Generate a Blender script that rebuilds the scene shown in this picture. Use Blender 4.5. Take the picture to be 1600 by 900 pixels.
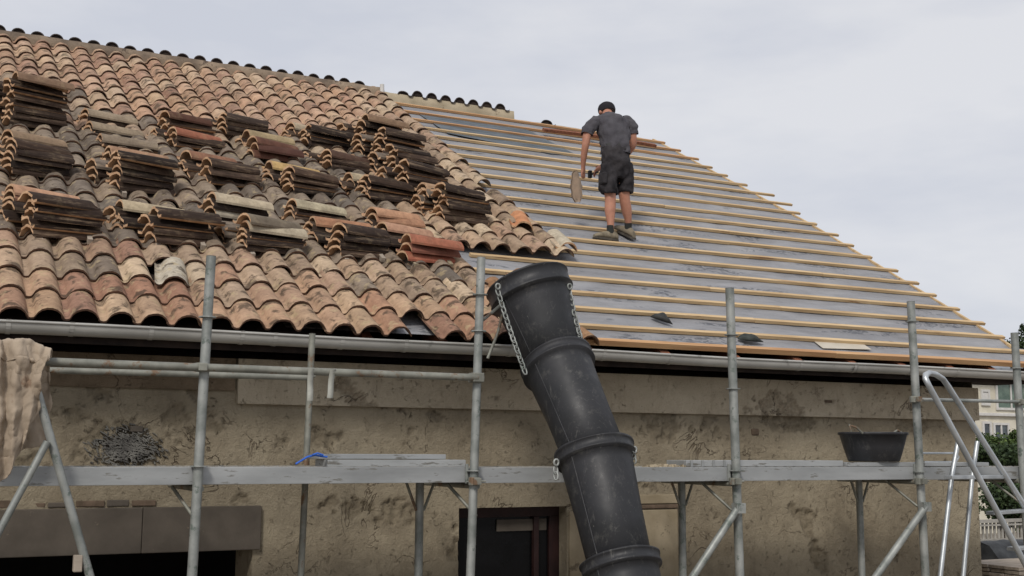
import bpy, math, random
from math import sin, cos, radians, pi, floor
from mathutils import Vector, Matrix, noise, Euler
random.seed(7)
S = bpy.context.scene
for o in list(bpy.data.objects): bpy.data.objects.remove(o)

# ------------------------------------------------------------------ camera
H = 3.0                                   # eye height above the ground
F, YAW, PIT, ROL, PH = 1854.5, radians(27.11), radians(7.75), radians(.325), radians(30)
fw = Vector((sin(YAW)*cos(PIT), cos(YAW)*cos(PIT), sin(PIT)))
rt = Vector((cos(YAW), -sin(YAW), 0)); up = rt.cross(fw)
r2 = cos(ROL)*rt + sin(ROL)*up; u2 = -sin(ROL)*rt + cos(ROL)*up
cam = bpy.data.cameras.new('camera'); co = bpy.data.objects.new('camera', cam); S.collection.objects.link(co)
co.matrix_world = Matrix(((r2.x, u2.x, -fw.x, 0), (r2.y, u2.y, -fw.y, 0), (r2.z, u2.z, -fw.z, H), (0, 0, 0, 1)))
cam.sensor_width = 36; cam.lens = 36*F/1600; cam.clip_end = 3000; cam.clip_start = .05
S.camera = co
S.render.resolution_x = 1024; S.render.resolution_y = 576

# ------------------------------------------------------------------ world, sun, exposure
SUN_EL, SUN_AZ = radians(42), radians(220)      # azimuth clockwise from +Y
w = bpy.data.worlds.new("World"); S.world = w; w.use_nodes = True
nt = w.node_tree; nt.nodes.clear()
N = nt.nodes.new; Lk = nt.links.new
out = N('ShaderNodeOutputWorld'); sky = N('ShaderNodeTexSky'); sky.sky_type = 'NISHITA'; sky.sun_disc = False
sky.sun_elevation = SUN_EL; sky.sun_rotation = SUN_AZ
b1 = N('ShaderNodeBackground'); b1.inputs[1].default_value = .08; Lk(sky.outputs[0], b1.inputs[0])
tc = N('ShaderNodeTexCoord'); mp = N('ShaderNodeMapping'); mp.inputs['Scale'].default_value = (1, 1, 3.2)
mp.inputs['Rotation'].default_value = (.25, .1, .5)
nz = N('ShaderNodeTexNoise'); nz.inputs['Scale'].default_value = 3.4; nz.inputs['Detail'].default_value = 5; nz.inputs['Roughness'].default_value = .55
cr = N('ShaderNodeValToRGB'); e = cr.color_ramp.elements
e[0].position = .36; e[0].color = (.575, .598, .665, 1); e[1].position = .64; e[1].color = (.705, .712, .745, 1)
Lk(tc.outputs['Generated'], mp.inputs[0]); Lk(mp.outputs[0], nz.inputs['Vector']); Lk(nz.outputs[0], cr.inputs[0])
b2 = N('ShaderNodeBackground'); Lk(cr.outputs[0], b2.inputs[0]); b2.inputs[1].default_value = 1.0
mx = N('ShaderNodeMixShader'); mx.inputs[0].default_value = .93
Lk(b1.outputs[0], mx.inputs[1]); Lk(b2.outputs[0], mx.inputs[2]); Lk(mx.outputs[0], out.inputs[0])
sl = bpy.data.lights.new('sun', 'SUN'); sl.energy = 2.1; sl.angle = radians(12); sl.color = (1, .95, .88)
so = bpy.data.objects.new('sun', sl); S.collection.objects.link(so)
so.rotation_euler = Vector((sin(SUN_AZ)*cos(SUN_EL), cos(SUN_AZ)*cos(SUN_EL), sin(SUN_EL))).to_track_quat('Z', 'Y').to_euler()
S.view_settings.view_transform = 'Standard'; S.view_settings.look = 'None'; S.view_settings.exposure = .12; S.view_settings.gamma = 1

# ------------------------------------------------------------------ photograph pixel -> place
YE, ZE = 8.82, .89 + H
CP, SP = cos(PH), sin(PH)
O3 = Vector((0, 0, H))
def ray(x, y): return fw*F + r2*(x-800) - u2*(y-450)
def oY(x, y, Y): d = ray(x, y); return O3 + d*(Y/d.y)
def RP(X, v, h=0): return Vector((X, YE + v*CP - h*SP, ZE + v*SP + h*CP))
def oR(x, y, h=0):
    n = Vector((0, -SP, CP)); p0 = RP(0, 0, h); d = ray(x, y); t = n.dot(p0-O3)/n.dot(d); P = O3 + d*t
    return P.x, (P-p0).dot(Vector((0, CP, SP)))
def oV(x, y, v):                            # on the plane square to the roof at slope distance v -> X, h
    n = Vector((0, CP, SP)); p0 = RP(0, v); d = ray(x, y); t = n.dot(p0-O3)/n.dot(d); P = O3 + d*t
    return P.x, (P-p0).dot(Vector((0, -SP, CP)))

# ------------------------------------------------------------------ object helpers
def lnk(name, data, parent=None):
    o = bpy.data.objects.new(name, data); S.collection.objects.link(o)
    if parent is not None: o.parent = parent
    return o
def tag(o, label=None, cat=None, group=None, kind=None):
    if label: o['label'] = label
    if cat: o['category'] = cat
    if group: o['group'] = group
    if kind: o['kind'] = kind
    return o
def empty(name, loc, label, cat, group=None):
    o = bpy.data.objects.new(name, None); S.collection.objects.link(o); o.location = loc; o.empty_display_size = .1
    bpy_fix.append(o); return tag(o, label, cat, group)
bpy_fix = []
class MB:
    def __init__(s): s.v = []; s.f = []; s.m = []; s.sm = []
    def add(s, vs, fs, m=0, smooth=False):
        n = len(s.v); s.v += [tuple(p) for p in vs]; s.f += [tuple(i+n for i in f) for f in fs]; s.m += [m]*len(fs); s.sm += [smooth]*len(fs)
    def box(s, x0, x1, y0, y1, z0, z1, m=0):
        s.hexa([Vector(p) for p in ((x0,y0,z0),(x1,y0,z0),(x1,y1,z0),(x0,y1,z0),(x0,y0,z1),(x1,y0,z1),(x1,y1,z1),(x0,y1,z1))], m)
    def hexa(s, p, m=0):
        s.add(p, [(0,3,2,1),(4,5,6,7),(0,1,5,4),(1,2,6,5),(2,3,7,6),(3,0,4,7)], m)
    def rbox(s, X0, X1, v0, v1, h0, h1, m=0):      # box laid on the roof slope
        s.hexa([RP(*q) for q in ((X0,v0,h0),(X1,v0,h0),(X1,v1,h0),(X0,v1,h0),(X0,v0,h1),(X1,v0,h1),(X1,v1,h1),(X0,v1,h1))], m)
    def tube(s, pts, r, n=12, cap=True, m=0, r_end=None, flat=1.0):
        pts = [Vector(p) for p in pts]; rings = []; k = len(pts); prev = None
        for i, p in enumerate(pts):
            d = (pts[min(i+1, k-1)] - pts[max(i-1, 0)]).normalized()
            if prev is None:
                a = d.cross(Vector((0, 0, 1)))
                if a.length < .1: a = d.cross(Vector((1, 0, 0)))
            else: a = prev - d*prev.dot(d)
            a.normalize(); prev = a; b = d.cross(a)
            rr = r if r_end is None else r + (r_end-r)*i/(k-1)
            rings.append([p + a*rr*cos(2*pi*j/n) + b*rr*flat*sin(2*pi*j/n) for j in range(n)])
        vs = [q for R_ in rings for q in R_]; fs = []
        for i in range(k-1):
            for j in range(n):
                fs.append((i*n+j, i*n+(j+1) % n, (i+1)*n+(j+1) % n, (i+1)*n+j))
        s.add(vs, fs, m, True)
        if cap:
            s.add(rings[0], [tuple(range(n))[::-1]], m); s.add(rings[-1], [tuple(range(n))], m)
    def lathe(s, c, ax, prof, n=32, m=0, smooth=True):  # prof = (distance along axis, radius)
        ax = Vector(ax).normalized(); a = ax.cross(Vector((0, 1, 0))).normalized(); b = ax.cross(a); c = Vector(c)
        vs = []; fs = []
        for d, r in prof:
            for j in range(n): t = 2*pi*j/n; vs.append(c + ax*d + a*r*cos(t) + b*r*sin(t))
        for i in range(len(prof)-1):
            for j in range(n): fs.append((i*n+j, (i+1)*n+j, (i+1)*n+(j+1) % n, i*n+(j+1) % n))
        s.add(vs, fs, m, smooth)
    def mesh(s, name, mats):
        me = bpy.data.meshes.new(name); me.from_pydata(s.v, [], s.f)
        for mm in (mats if isinstance(mats, (list, tuple)) else [mats]): me.materials.append(mm)
        me.polygons.foreach_set('material_index', s.m); me.polygons.foreach_set('use_smooth', s.sm)
        me.update(); return me
    def build(s, name, mats, parent=None, bevel=0):
        o = lnk(name, s.mesh(name, mats), parent)
        if parent is not None and parent.type == 'EMPTY': o.matrix_parent_inverse = Matrix.Translation(parent.location).inverted()
        elif parent is not None and parent.parent is not None: pass
        if bevel:
            b = o.modifiers.new('bevel', 'BEVEL'); b.width = bevel; b.segments = 2; b.limit_method = 'ANGLE'
        return o
def put(o, parent):                         # parent a world-placed mesh without moving it
    o.parent = parent
    if parent.type == 'EMPTY': o.matrix_parent_inverse = Matrix.Translation(parent.location).inverted()
    return o

# ------------------------------------------------------------------ materials
def clay(r, g, b):
    l = .3*r+.55*g+.15*b; return rgb(*[c+(l-c)*.30 for c in (r, g, b)])
def clay2(r, g, b):
    l = .3*r+.55*g+.15*b; return rgb(*[(c+(l-c)*.24)*.99 for c in (r, g, b)])
def rgb(r, g, b): return tuple(((c/255)/12.92 if c/255 <= .04045 else ((c/255+.055)/1.055)**2.4) for c in (r, g, b)) + (1,)
def base_mat(name, rough=.8, metal=0, spec=.3):
    m = bpy.data.materials.new(name); m.use_nodes = True; t = m.node_tree; p = t.nodes['Principled BSDF']
    p.inputs['Roughness'].default_value = rough; p.inputs['Metallic'].default_value = metal
    p.inputs['Specular IOR Level'].default_value = spec
    return m, t, p
def coords(t, rnd=True, scale=(1, 1, 1)):
    tc = t.nodes.new('ShaderNodeTexCoord'); mp = t.nodes.new('ShaderNodeMapping'); mp.inputs['Scale'].default_value = scale
    t.links.new(tc.outputs['Object'], mp.inputs[0])
    if rnd:
        oi = t.nodes.new('ShaderNodeObjectInfo'); ml = t.nodes.new('ShaderNodeVectorMath'); ml.operation = 'SCALE'
        ml.inputs[0].default_value = (31, 17, 23); t.links.new(oi.outputs['Random'], ml.inputs['Scale']); t.links.new(ml.outputs[0], mp.inputs['Location'])
    return mp.outputs[0]
def noi(t, vec, scale, detail=4, rough=.6, dist=0):
    n = t.nodes.new('ShaderNodeTexNoise'); n.inputs['Scale'].default_value = scale; n.inputs['Detail'].default_value = detail
    n.inputs['Roughness'].default_value = rough; n.inputs['Distortion'].default_value = dist; t.links.new(vec, n.inputs['Vector']); return n.outputs[0]
def ramp(t, fac, stops):
    r = t.nodes.new('ShaderNodeValToRGB'); el = r.color_ramp.elements
    while len(el) < len(stops): el.new(.5)
    for q, (p, c) in zip(el, stops):
        q.position = p; q.color = c if isinstance(c, tuple) else (c, c, c, 1)
    t.links.new(fac, r.inputs[0]); return r.outputs[0]
def mix(t, fac, a, b, mode='MIX'):
    m = t.nodes.new('ShaderNodeMix'); m.data_type = 'RGBA'; m.blend_type = mode
    for s, v in ((0, fac), (6, a), (7, b)):
        if isinstance(v, (int, float)): m.inputs[s].default_value = v
        elif isinstance(v, tuple): m.inputs[s].default_value = v
        else: t.links.new(v, m.inputs[s])
    return m.outputs[2]
def bump(t, p, h, strength=.3, dist=.01):
    b = t.nodes.new('ShaderNodeBump'); b.inputs['Strength'].default_value = strength; b.inputs['Distance'].default_value = dist
    t.links.new(h, b.inputs['Height']); t.links.new(b.outputs[0], p.inputs['Normal'])
def pmat(name, c1, c2, scale=6, rough=.8, metal=0, spec=.3, bs=.2, bd=.004, fine=60, stretch=(1, 1, 1), detail=5, lo=.35, hi=.65, c3=None, s3=20, t3=.62):
    m, t, p = base_mat(name, rough, metal, spec); v = coords(t, True, stretch)
    n = noi(t, v, scale, detail); col = ramp(t, n, [(lo, c1), (hi, c2)])
    if c3:
        f = ramp(t, noi(t, v, s3, 6, .7), [(t3, 0.0), (t3+.06, 1.0)]); col = mix(t, f, col, c3)
    t.links.new(col, p.inputs['Base Color'])
    if bs: bump(t, p, noi(t, v, fine, 4, .7), bs, bd)
    return m
def tile_mat(name, attr=False, lichen=1.0, dusty=True, streak=0):
    m, t, p = base_mat(name, .9, 0, .15); v = coords(t, not attr)
    if attr:
        a = t.nodes.new('ShaderNodeAttribute'); a.attribute_name = 'tint'; base = a.outputs['Color']
    else:
        a = t.nodes.new('ShaderNodeObjectInfo'); base = a.outputs['Color']
    n1 = noi(t, v, 7, 5, .6, .3); n2 = noi(t, v, 8, 5, .62, .35); n3 = noi(t, v, 30, 5, .7)
    c = mix(t, ramp(t, n1, [(.3, 0.0), (.7, 1.0)]), mix(t, 1.0, base, (.74, .70, .66, 1), 'MULTIPLY'), mix(t, 1.0, base, (1.16, 1.12, 1.04, 1), 'MULTIPLY'))
    c = mix(t, ramp(t, n2, [(.53, 0.0), (.62, .8*lichen)]), c, rgb(70, 60, 50))
    c = mix(t, ramp(t, noi(t, v, 10, 5, .65, .2), [(.56, 0.0), (.64, .55*lichen)]), c, rgb(176, 158, 124))
    c = mix(t, ramp(t, n3, [(.35, .25), (.6, 0.0)]), c, rgb(60, 48, 40))
    if streak:
        c = mix(t, ramp(t, noi(t, coords(t, True, (9, .9, 9)), 3.2, 5, .7), [(.54, 0.0), (.66, streak)]), c, rgb(158, 136, 112))
        c = mix(t, ramp(t, noi(t, coords(t, True, (12, 1.5, 12)), 3.0, 5, .7), [(.50, 0.0), (.6, streak)]), c, rgb(34, 28, 26))
    t.links.new(c, p.inputs['Base Color'])
    bump(t, p, n3, .35, .004)
    return m
M = {}
M['tile'] = tile_mat('weathered_tile'); M['tile_far'] = tile_mat('weathered_tile_upper', True)
M['tile_plain'] = tile_mat('cleaner_tile', False, .25)
M['clay_end'] = pmat('broken_clay', rgb(166, 130, 100), rgb(206, 172, 138), 12, .95, bs=.5, c3=rgb(124, 84, 58), s3=25, t3=.62)
M['edge'] = pmat('dark_tile_edge', rgb(62, 46, 38), rgb(100, 74, 58), 10, .95)
M['wood'] = pmat('pine_batten', rgb(172, 144, 106), rgb(206, 180, 140), 3, .75, stretch=(.4, 6, 6), bs=.25, fine=30, c3=rgb(140, 104, 72), s3=2.2, t3=.60)
M['wood2'] = pmat('orange_treated_wood', rgb(168, 126, 88), rgb(194, 156, 114), 3, .75, stretch=(.4, 6, 6), bs=.25, fine=30)
M['rafter'] = pmat('rafter_wood', rgb(105, 66, 48), rgb(140, 90, 66), 6, .85, stretch=(5, .5, 5))
M['mortar'] = pmat('ridge_mortar', rgb(98, 86, 75), rgb(146, 129, 110), 3, .95, bs=.6, bd=.015, fine=18, c3=rgb(84, 72, 62), s3=6, t3=.56)
M['ridge_tile'] = pmat('dark_ridge_tile', rgb(46, 42, 42), rgb(78, 70, 66), 7, .8, c3=rgb(140, 132, 122), s3=9, t3=.66)
M['galv'] = pmat('galvanised_steel', rgb(118, 122, 118), rgb(160, 162, 158), 5, .52, .35, .4, bs=.12, bd=.002, fine=25, c3=rgb(104, 112, 106), s3=11, t3=.58)
M['galv_old'] = pmat('stained_galvanised_steel', rgb(112, 112, 104), rgb(146, 146, 136), 6, .6, .3, .4, bs=.15, bd=.002, fine=25, c3=rgb(118, 96, 76), s3=7, t3=.56)
M['deckm'] = pmat('deck_steel', rgb(136, 138, 138), rgb(166, 168, 168), 2.5, .5, .3, .4, bs=.08, fine=20, stretch=(.4, 1, 2), c3=rgb(112, 110, 104), s3=10, t3=.58)
M['decktop'] = pmat('deck_tread', rgb(136, 132, 124), rgb(168, 164, 156), 7, .8, .1, .3, bs=.5, fine=50, c3=rgb(96, 90, 82), s3=9, t3=.6)
M['alu'] = pmat('aluminium', rgb(160, 164, 166), rgb(190, 194, 196), 4, .38, .6, .5, bs=.08, fine=30)
M['gutter'] = pmat('zinc_gutter', rgb(158, 156, 150), rgb(184, 182, 176), 2.2, .45, .25, .5, bs=.06, fine=8, stretch=(.6, 1, 1), c3=rgb(112, 112, 108), s3=4, t3=.62)
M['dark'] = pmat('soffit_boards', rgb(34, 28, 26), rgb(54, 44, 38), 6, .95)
M['black'] = pmat('unlit_room_black', rgb(16, 15, 15), rgb(24, 22, 22), 6, .95, bs=0)
M['concrete'] = pmat('concrete_lintel', rgb(76, 70, 63), rgb(92, 85, 77), 3, .92, bs=.3, fine=40, c3=rgb(122, 111, 98), s3=7, t3=.66)
M['stone'] = pmat('pale_stone_surround', rgb(134, 122, 100), rgb(156, 144, 122), 4, .92, bs=.4, fine=25, c3=rgb(102, 92, 76), s3=9, t3=.6)
M['stone2'] = pmat('schist_chips', rgb(66, 64, 62), rgb(122, 120, 114), 9, .9, bs=.4, fine=40)
M['brick'] = pmat('old_brick', rgb(84, 72, 60), rgb(108, 92, 78), 12, .95, bs=.5, fine=40)
M['frame'] = pmat('red_brown_window_frame', rgb(34, 20, 19), rgb(50, 29, 27), 8, .6, bs=.1)
M['white'] = pmat('white_paint', rgb(190, 188, 184), rgb(206, 204, 200), 6, .7)
M['tagm'] = pmat('grey_tape', rgb(140, 140, 132), rgb(166, 166, 158), 14, .8, bs=.5, fine=30)
M['blue'] = pmat('blue_strap', rgb(36, 82, 170), rgb(60, 110, 200), 10, .6)
M['rubber'] = None
M['skin'] = pmat('skin', rgb(160, 112, 92), rgb(182, 132, 110), 9, .6, bs=.1)
M['skin'].node_tree.nodes['Principled BSDF'].inputs['Subsurface Weight'].default_value = .05
M['shirt'] = pmat('charcoal_cotton', rgb(66, 64, 69), rgb(80, 78, 82), 5, .95, bs=.7, bd=.02, fine=7)
M['shorts'] = pmat('black_work_cloth', rgb(30, 28, 31), rgb(60, 57, 59), 7, .9, bs=.7, bd=.02, fine=9)
M['shoe'] = pmat('khaki_suede', rgb(94, 86, 72), rgb(134, 124, 106), 14, .9, bs=.4, fine=40)
M['sole'] = pmat('shoe_sole', rgb(60, 56, 50), rgb(84, 78, 70), 12, .9)
M['sock'] = pmat('dark_sock', rgb(38, 40, 38), rgb(50, 52, 50), 12, .95)
M['cap'] = pmat('black_cap', rgb(30, 28, 32), rgb(44, 42, 46), 9, .95, bs=.4, fine=30)
M['hair'] = pmat('short_dark_hair', rgb(40, 32, 28), rgb(64, 52, 44), 40, .9)
M['cloth'] = pmat('beige_cloth', rgb(142, 127, 110), rgb(166, 151, 133), 4, .95, bs=.5, bd=.004, fine=90, c3=rgb(128, 108, 90), s3=5, t3=.6)
M['cream'] = pmat('cream_render', rgb(196, 190, 172), rgb(212, 206, 190), 2, .9)
M['glass'] = pmat('window_glass', rgb(50, 56, 60), rgb(84, 92, 94), 3, .12, spec=.6, bs=0)
M['shut'] = pmat('green_reflecting_glass', rgb(64, 84, 72), rgb(104, 122, 108), 3, .2, spec=.6, bs=0)
M['leaf'] = pmat('leaves', rgb(40, 56, 26), rgb(86, 104, 52), 5, .7, bs=0)
M['leaf2'] = pmat('dark_leaves', rgb(30, 44, 26), rgb(62, 78, 44), 5, .7, bs=0)
M['bark'] = pmat('bark', rgb(60, 48, 40), rgb(84, 70, 58), 9, .95)
M['plank'] = pmat('grey_boards', rgb(132, 122, 110), rgb(168, 156, 142), 5, .9, stretch=(.5, 5, 5))
M['tarp'] = pmat('dark_tarpaulin', rgb(38, 40, 42), rgb(60, 62, 64), 5, .6, bs=.5, bd=.03, fine=5)
M['rail'] = pmat('weathered_pale_rail', rgb(138, 134, 126), rgb(166, 162, 154), 6, .8)
M['grey'] = pmat('distant_grey', rgb(120, 124, 130), rgb(150, 154, 160), 2, .8)
def rubber_mat():
    m, t, p = base_mat('black_moulded_plastic', .36, 0, .35); v = coords(t, True)
    c = ramp(t, noi(t, v, 3, 4), [(.3, rgb(34, 35, 37)), (.7, rgb(48, 48, 51))])
    sc = coords(t, True, (14, 14, 2.5))
    c = mix(t, ramp(t, noi(t, sc, 1.6, 6, .8, 1.2), [(.58, 0.0), (.70, .26)]), c, rgb(150, 148, 142))
    c = mix(t, ramp(t, noi(t, v, 7, 7, .8), [(.55, 0.0), (.68, .26)]), c, rgb(120, 118, 112))
    c = mix(t, ramp(t, noi(t, v, 24, 7, .8, 2.0), [(.64, 0.0), (.68, .4)]), c, rgb(168, 166, 158))
    t.links.new(c, p.inputs['Base Color'])
    t.links.new(ramp(t, noi(t, v, 5, 5), [(.3, .42), (.7, .66)]), p.inputs['Roughness'])
    bump(t, p, noi(t, v, 12, 4), .08, .01); return m
M['rubber'] = rubber_mat()
def felt_mat():
    m, t, p = base_mat('grey_roof_membrane', .62, 0, .35)
    v = coords(t, False, (1, 1, 1)); vs = coords(t, False, (.9, 3.2, 3.2))
    c = ramp(t, noi(t, vs, 1.3, 6, .65), [(.3, rgb(120, 120, 123)), (.5, rgb(136, 136, 139)), (.72, rgb(151, 151, 153))])
    # smudged dark print that runs in broken lines along the membrane
    band = coords(t, False, (3.4, 7, 7)); b2 = coords(t, False, (.55, 2.6, 2.6))
    f = mix(t, 1.0, ramp(t, noi(t, band, 2.4, 3, .7, 1.5), [(.50, 0.0), (.54, 1.0)]), ramp(t, noi(t, b2, 1.5, 2), [(.57, 0.0), (.62, .75)]), 'MULTIPLY')
    c = mix(t, f, c, rgb(74, 78, 86))
    t.links.new(c, p.inputs['Base Color'])
    wr = coords(t, False, (1.4, 5, 5)); bump(t, p, noi(t, wr, 2.0, 5, .6, 1.0), .75, .05)
    return m
M['felt'] = felt_mat()
def plaster_mat(name, a, b, peelc, dirt):
    m, t, p = base_mat(name, .95, 0, .15); v = coords(t, False)
    at = t.nodes.new('ShaderNodeAttribute'); at.attribute_name = 'peel'
    c = ramp(t, noi(t, v, 1.6, 6, .65), [(.32, a), (.66, b)])
    c = mix(t, ramp(t, noi(t, v, 4.5, 7, .75, .4), [(.5, 0.0), (.68, .3)]), c, dirt)
    c = mix(t, ramp(t, noi(t, coords(t, False, (3, 1, .6)), 1.6, 5, .7), [(.55, 0.0), (.7, .3)]), c, dirt)
    pc = ramp(t, noi(t, v, 26, 6, .75), [(.35, peelc), (.62, a)])
    sc_ = t.nodes.new('ShaderNodeSeparateColor'); t.links.new(at.outputs['Color'], sc_.inputs[0])
    c = mix(t, sc_.outputs[0], c, pc)
    edge_shade = t.nodes.new('ShaderNodeMath'); edge_shade.operation = 'MULTIPLY'; edge_shade.inputs[1].default_value = .38; t.links.new(sc_.outputs[1], edge_shade.inputs[0])
    c = mix(t, edge_shade.outputs[0], c, rgb(72, 60, 48))  # rims of peeled patches darkened in the colour as edge shading
    ck = ramp(t, noi(t, v, 1.9, 5, .62, .8), [(.490, 0.0), (.4985, 1.0), (.503, 1.0), (.510, 0.0)])
    cm = ramp(t, noi(t, coords(t, False, (1.3, 1, 1.3)), 1.2, 3), [(.50, 0.0), (.62, .75)])
    cf = mix(t, 1.0, ck, cm, 'MULTIPLY'); c = mix(t, cf, c, rgb(66, 54, 43))
    hb = mix(t, .5, noi(t, v, 38, 8, .75), noi(t, v, 9, 8, .8, .8)); hb = mix(t, cf, hb, (0, 0, 0, 1))
    pit = ramp(t, noi(t, v, 17, 6, .8, .5), [(.60, 0.0), (.68, 1.0)]); hb = mix(t, pit, hb, (.15, .15, .15, 1))
    c = mix(t, mix(t, 1.0, pit, (.3, .3, .3, 1), 'MULTIPLY'), c, dirt)
    c = mix(t, ramp(t, noi(t, v, 55, 5, .8), [(.60, 0.0), (.70, .55)]), c, rgb(70, 58, 46))
    t.links.new(c, p.inputs['Base Color'])
    bump(t, p, hb, 1.0, .035)
    return m
M['wall'] = plaster_mat('old_lime_render', rgb(136, 125, 106), rgb(162, 151, 130), rgb(134, 124, 105), rgb(112, 102, 86))
M['cornice'] = plaster_mat('pale_cornice_render', rgb(178, 165, 143), rgb(200, 187, 164), rgb(146, 132, 112), rgb(142, 126, 106))
M['cornice2'] = plaster_mat('grey_cornice_render', rgb(112, 98, 80), rgb(134, 118, 98), rgb(96, 82, 66), rgb(88, 76, 62))
M['ground'] = pmat('worn_concrete_yard', rgb(108, 100, 90), rgb(134, 126, 114), .6, .95, bs=.4, bd=.02, fine=6)

# ------------------------------------------------------------------ ground
g = MB(); g.add([(-400, -60, 0), (600, -60, 0), (600, 900, 0), (-400, 900, 0)], [(0, 1, 2, 3)]); tag(g.build('ground', M['ground']), kind='structure')

# ------------------------------------------------------------------ the house under repair
YW = 9.2; XR = 10.34; XL = -5.0; RV = 8.65
house = empty('house', (5, YW, 0), 'long plastered stone house, left half of its roof tiled, right half stripped to battens', 'house')
def fbm(x, z, s, o=4, seed=0): return noise.fractal(Vector((x*s+seed, z*s, seed*.7)), .9, 2.1, o)
SPOTS = [(200, 697, .30, .17), (155, 615, .10, .06), (1110, 670, .12, .10), (505, 685, .14, .09), (30, 720, .2, .1), (105, 650, .12, .05), (1240, 660, .35, .09), (1270, 805, .15, .07), (620, 800, .3, .1), (430, 690, .15, .07), (1040, 660, .25, .16), (560, 790, .25, .08), (680, 650, .08, .04), (1010, 760, .2, .05), (330, 660, .12, .08)]
def relief(name, x0, x1, z0, z1, y, res, mat, peel_t, parent, holes=(), spots=(), seed=0, back=.06, amp=.010):
    nx = round((x1-x0)/res); nz = round((z1-z0)/res); vs = []; pe = []
    sp = []
    for px, py, rx, rz in spots:
        P = oY(px, py, y); sp.append((P.x, P.z, rx, rz))
    for j in range(nz+1):
        z = z0 + (z1-z0)*j/nz
        for i in range(nx+1):
            x = x0 + (x1-x0)*i/nx
            n = fbm(x, z, 2.3, 5, seed); k = n - peel_t
            for sx, sz, rx, rz in sp:
                q = ((x-sx)/rx)**2 + ((z-sz)/rz)**2
                if q < 3.0: k = max(k, (1.0 - q)*.22 + fbm(x, z, 9, 4, 4)*.45 - .03)
            a = min(1, max(0, k*14))
            d = -a*(.010 + .024*(fbm(x, z, 19, 4, 3)+.3)) + amp*fbm(x, z, 1.1, 2, 5) + .006*fbm(x, z, 9, 4, 9)
            if 0 < a < 1: d += .004
            if i in (0, nx) or j in (0, nz): d *= .4
            vs.append((x, y - d, z)); pe.append(a)
    fs = []
    for j in range(nz):
        for i in range(nx):
            cx = x0+(x1-x0)*(i+.5)/nx; cz = z0+(z1-z0)*(j+.5)/nz
            if any(a < cx < b and c < cz < d for a, b, c, d in holes): continue
            q = j*(nx+1)+i; fs.append((q, q+1, q+nx+2, q+nx+1))
    b = MB(); b.add(vs, fs, 0, True); me = b.mesh(name, mat)
    ca = me.color_attributes.new('peel', 'FLOAT_COLOR', 'POINT')
    ca.data.foreach_set('color', [c for p in pe for c in (p, 4*p*(1-p), 0, 1)])
    o = lnk(name, me, None); put(o, parent)
    return o
LINT = (-.44+H, -.77+H); WIN = (4.22, 5.26, -.49+H)
wall = relief('wall', -1.0, 10.34, .01, 3.69, YW, .02, M['wall'], .62, house, [(-1.5, 2.48, -.5, LINT[1]), (WIN[0], WIN[1], -.5, WIN[2])], SPOTS, 0)
b = MB()                                            # the other walls, reveals and floors behind the front
b.box(XL, -1.0, YW, YW+.5, 0, 3.9); b.box(XR-.005, XR+.0, YW+.015, 24, 0, 3.9)
b.box(XL, XR, 23.9, 24.3, 0, 3.9); b.box(XL, XL+.3, YW+.5, 23.9, 0, 3.9)
b.box(2.48, 2.5, YW+.012, YW+.5, 0, LINT[1]); b.box(-1, 2.5, YW+.05, YW+.5, LINT[1], LINT[1]+.02)
b.box(WIN[0]-.02, WIN[0], YW+.012, YW+.3, 0, WIN[2]); b.box(WIN[1], WIN[1]+.02, YW+.012, YW+.3, 0, WIN[2]); b.box(WIN[0], WIN[1], YW+.012, YW+.3, WIN[2], WIN[2]+.02)
b.add([(XR, YW, 3.89), (XR, 24.2, 3.89), (XR, 16.3, 3.9+4.1)], [(0, 1, 2)])
b.add([(XL, YW, 3.89), (XL, 24.2, 3.89), (XL, 16.3, 3.9+4.1)], [(0, 2, 1)])
b.box(XL+.3, XR-.01, YW+.35, 23.9, 3.6, 3.64)
b.build('side_wall', M['wall'], house)
# rooms behind the openings, walls coloured black to stand for unlit depth
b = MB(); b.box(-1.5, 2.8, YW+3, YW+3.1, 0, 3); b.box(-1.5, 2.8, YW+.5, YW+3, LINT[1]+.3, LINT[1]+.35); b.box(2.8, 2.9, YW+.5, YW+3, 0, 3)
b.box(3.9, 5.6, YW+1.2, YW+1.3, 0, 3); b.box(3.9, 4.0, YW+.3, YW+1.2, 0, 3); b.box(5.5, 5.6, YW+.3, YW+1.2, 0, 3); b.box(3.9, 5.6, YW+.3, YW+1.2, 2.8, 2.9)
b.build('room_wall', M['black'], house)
P1 = oY(370, 600, YW).x
cor = relief('cornice', P1, XR+.02, .34+H, .688+H, YW-.045, .02, M['cornice'], .70, house, (), [(360, 690, .1, .1), (1295, 627, .09, .025), (1215, 640, .3, .2), (540, 605, .12, .05), (700, 640, .05, .02), (1235, 655, .05, .1)], 21, amp=.006)
b = MB(); b.add([(P1, YW-.045, .34+H), (XR+.02, YW-.045, .34+H), (XR+.02, YW+.02, .338+H), (P1, YW+.02, .338+H)], [(0, 1, 2, 3)])
b.add([(P1, YW-.043, .34+H), (P1, YW+.02, .34+H), (P1, YW+.02, .688+H), (P1, YW-.043, .688+H)], [(0, 1, 2, 3)])
b.add([(XR+.02, YW-.043, .34+H), (XR+.02, YW+.02, .34+H), (XR+.02, YW+.02, .688+H), (XR+.02, YW-.043, .688+H)], [(0, 3, 2, 1)])
b.build('cornice_edge', M['cornice'], house)
zc = oY(200, 605, YW-.03).z
relief('cornice', -1.0, P1-.02, zc, .688+H, YW-.025, .02, M['cornice2'], .66, house, (), [(150, 612, .12, .05)], 33, amp=.006)
b = MB(); b.box(-1, P1-.02, YW-.023, YW+.02, zc-.004, zc+.004); b.build('cornice_edge', M['cornice2'], house)
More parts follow.
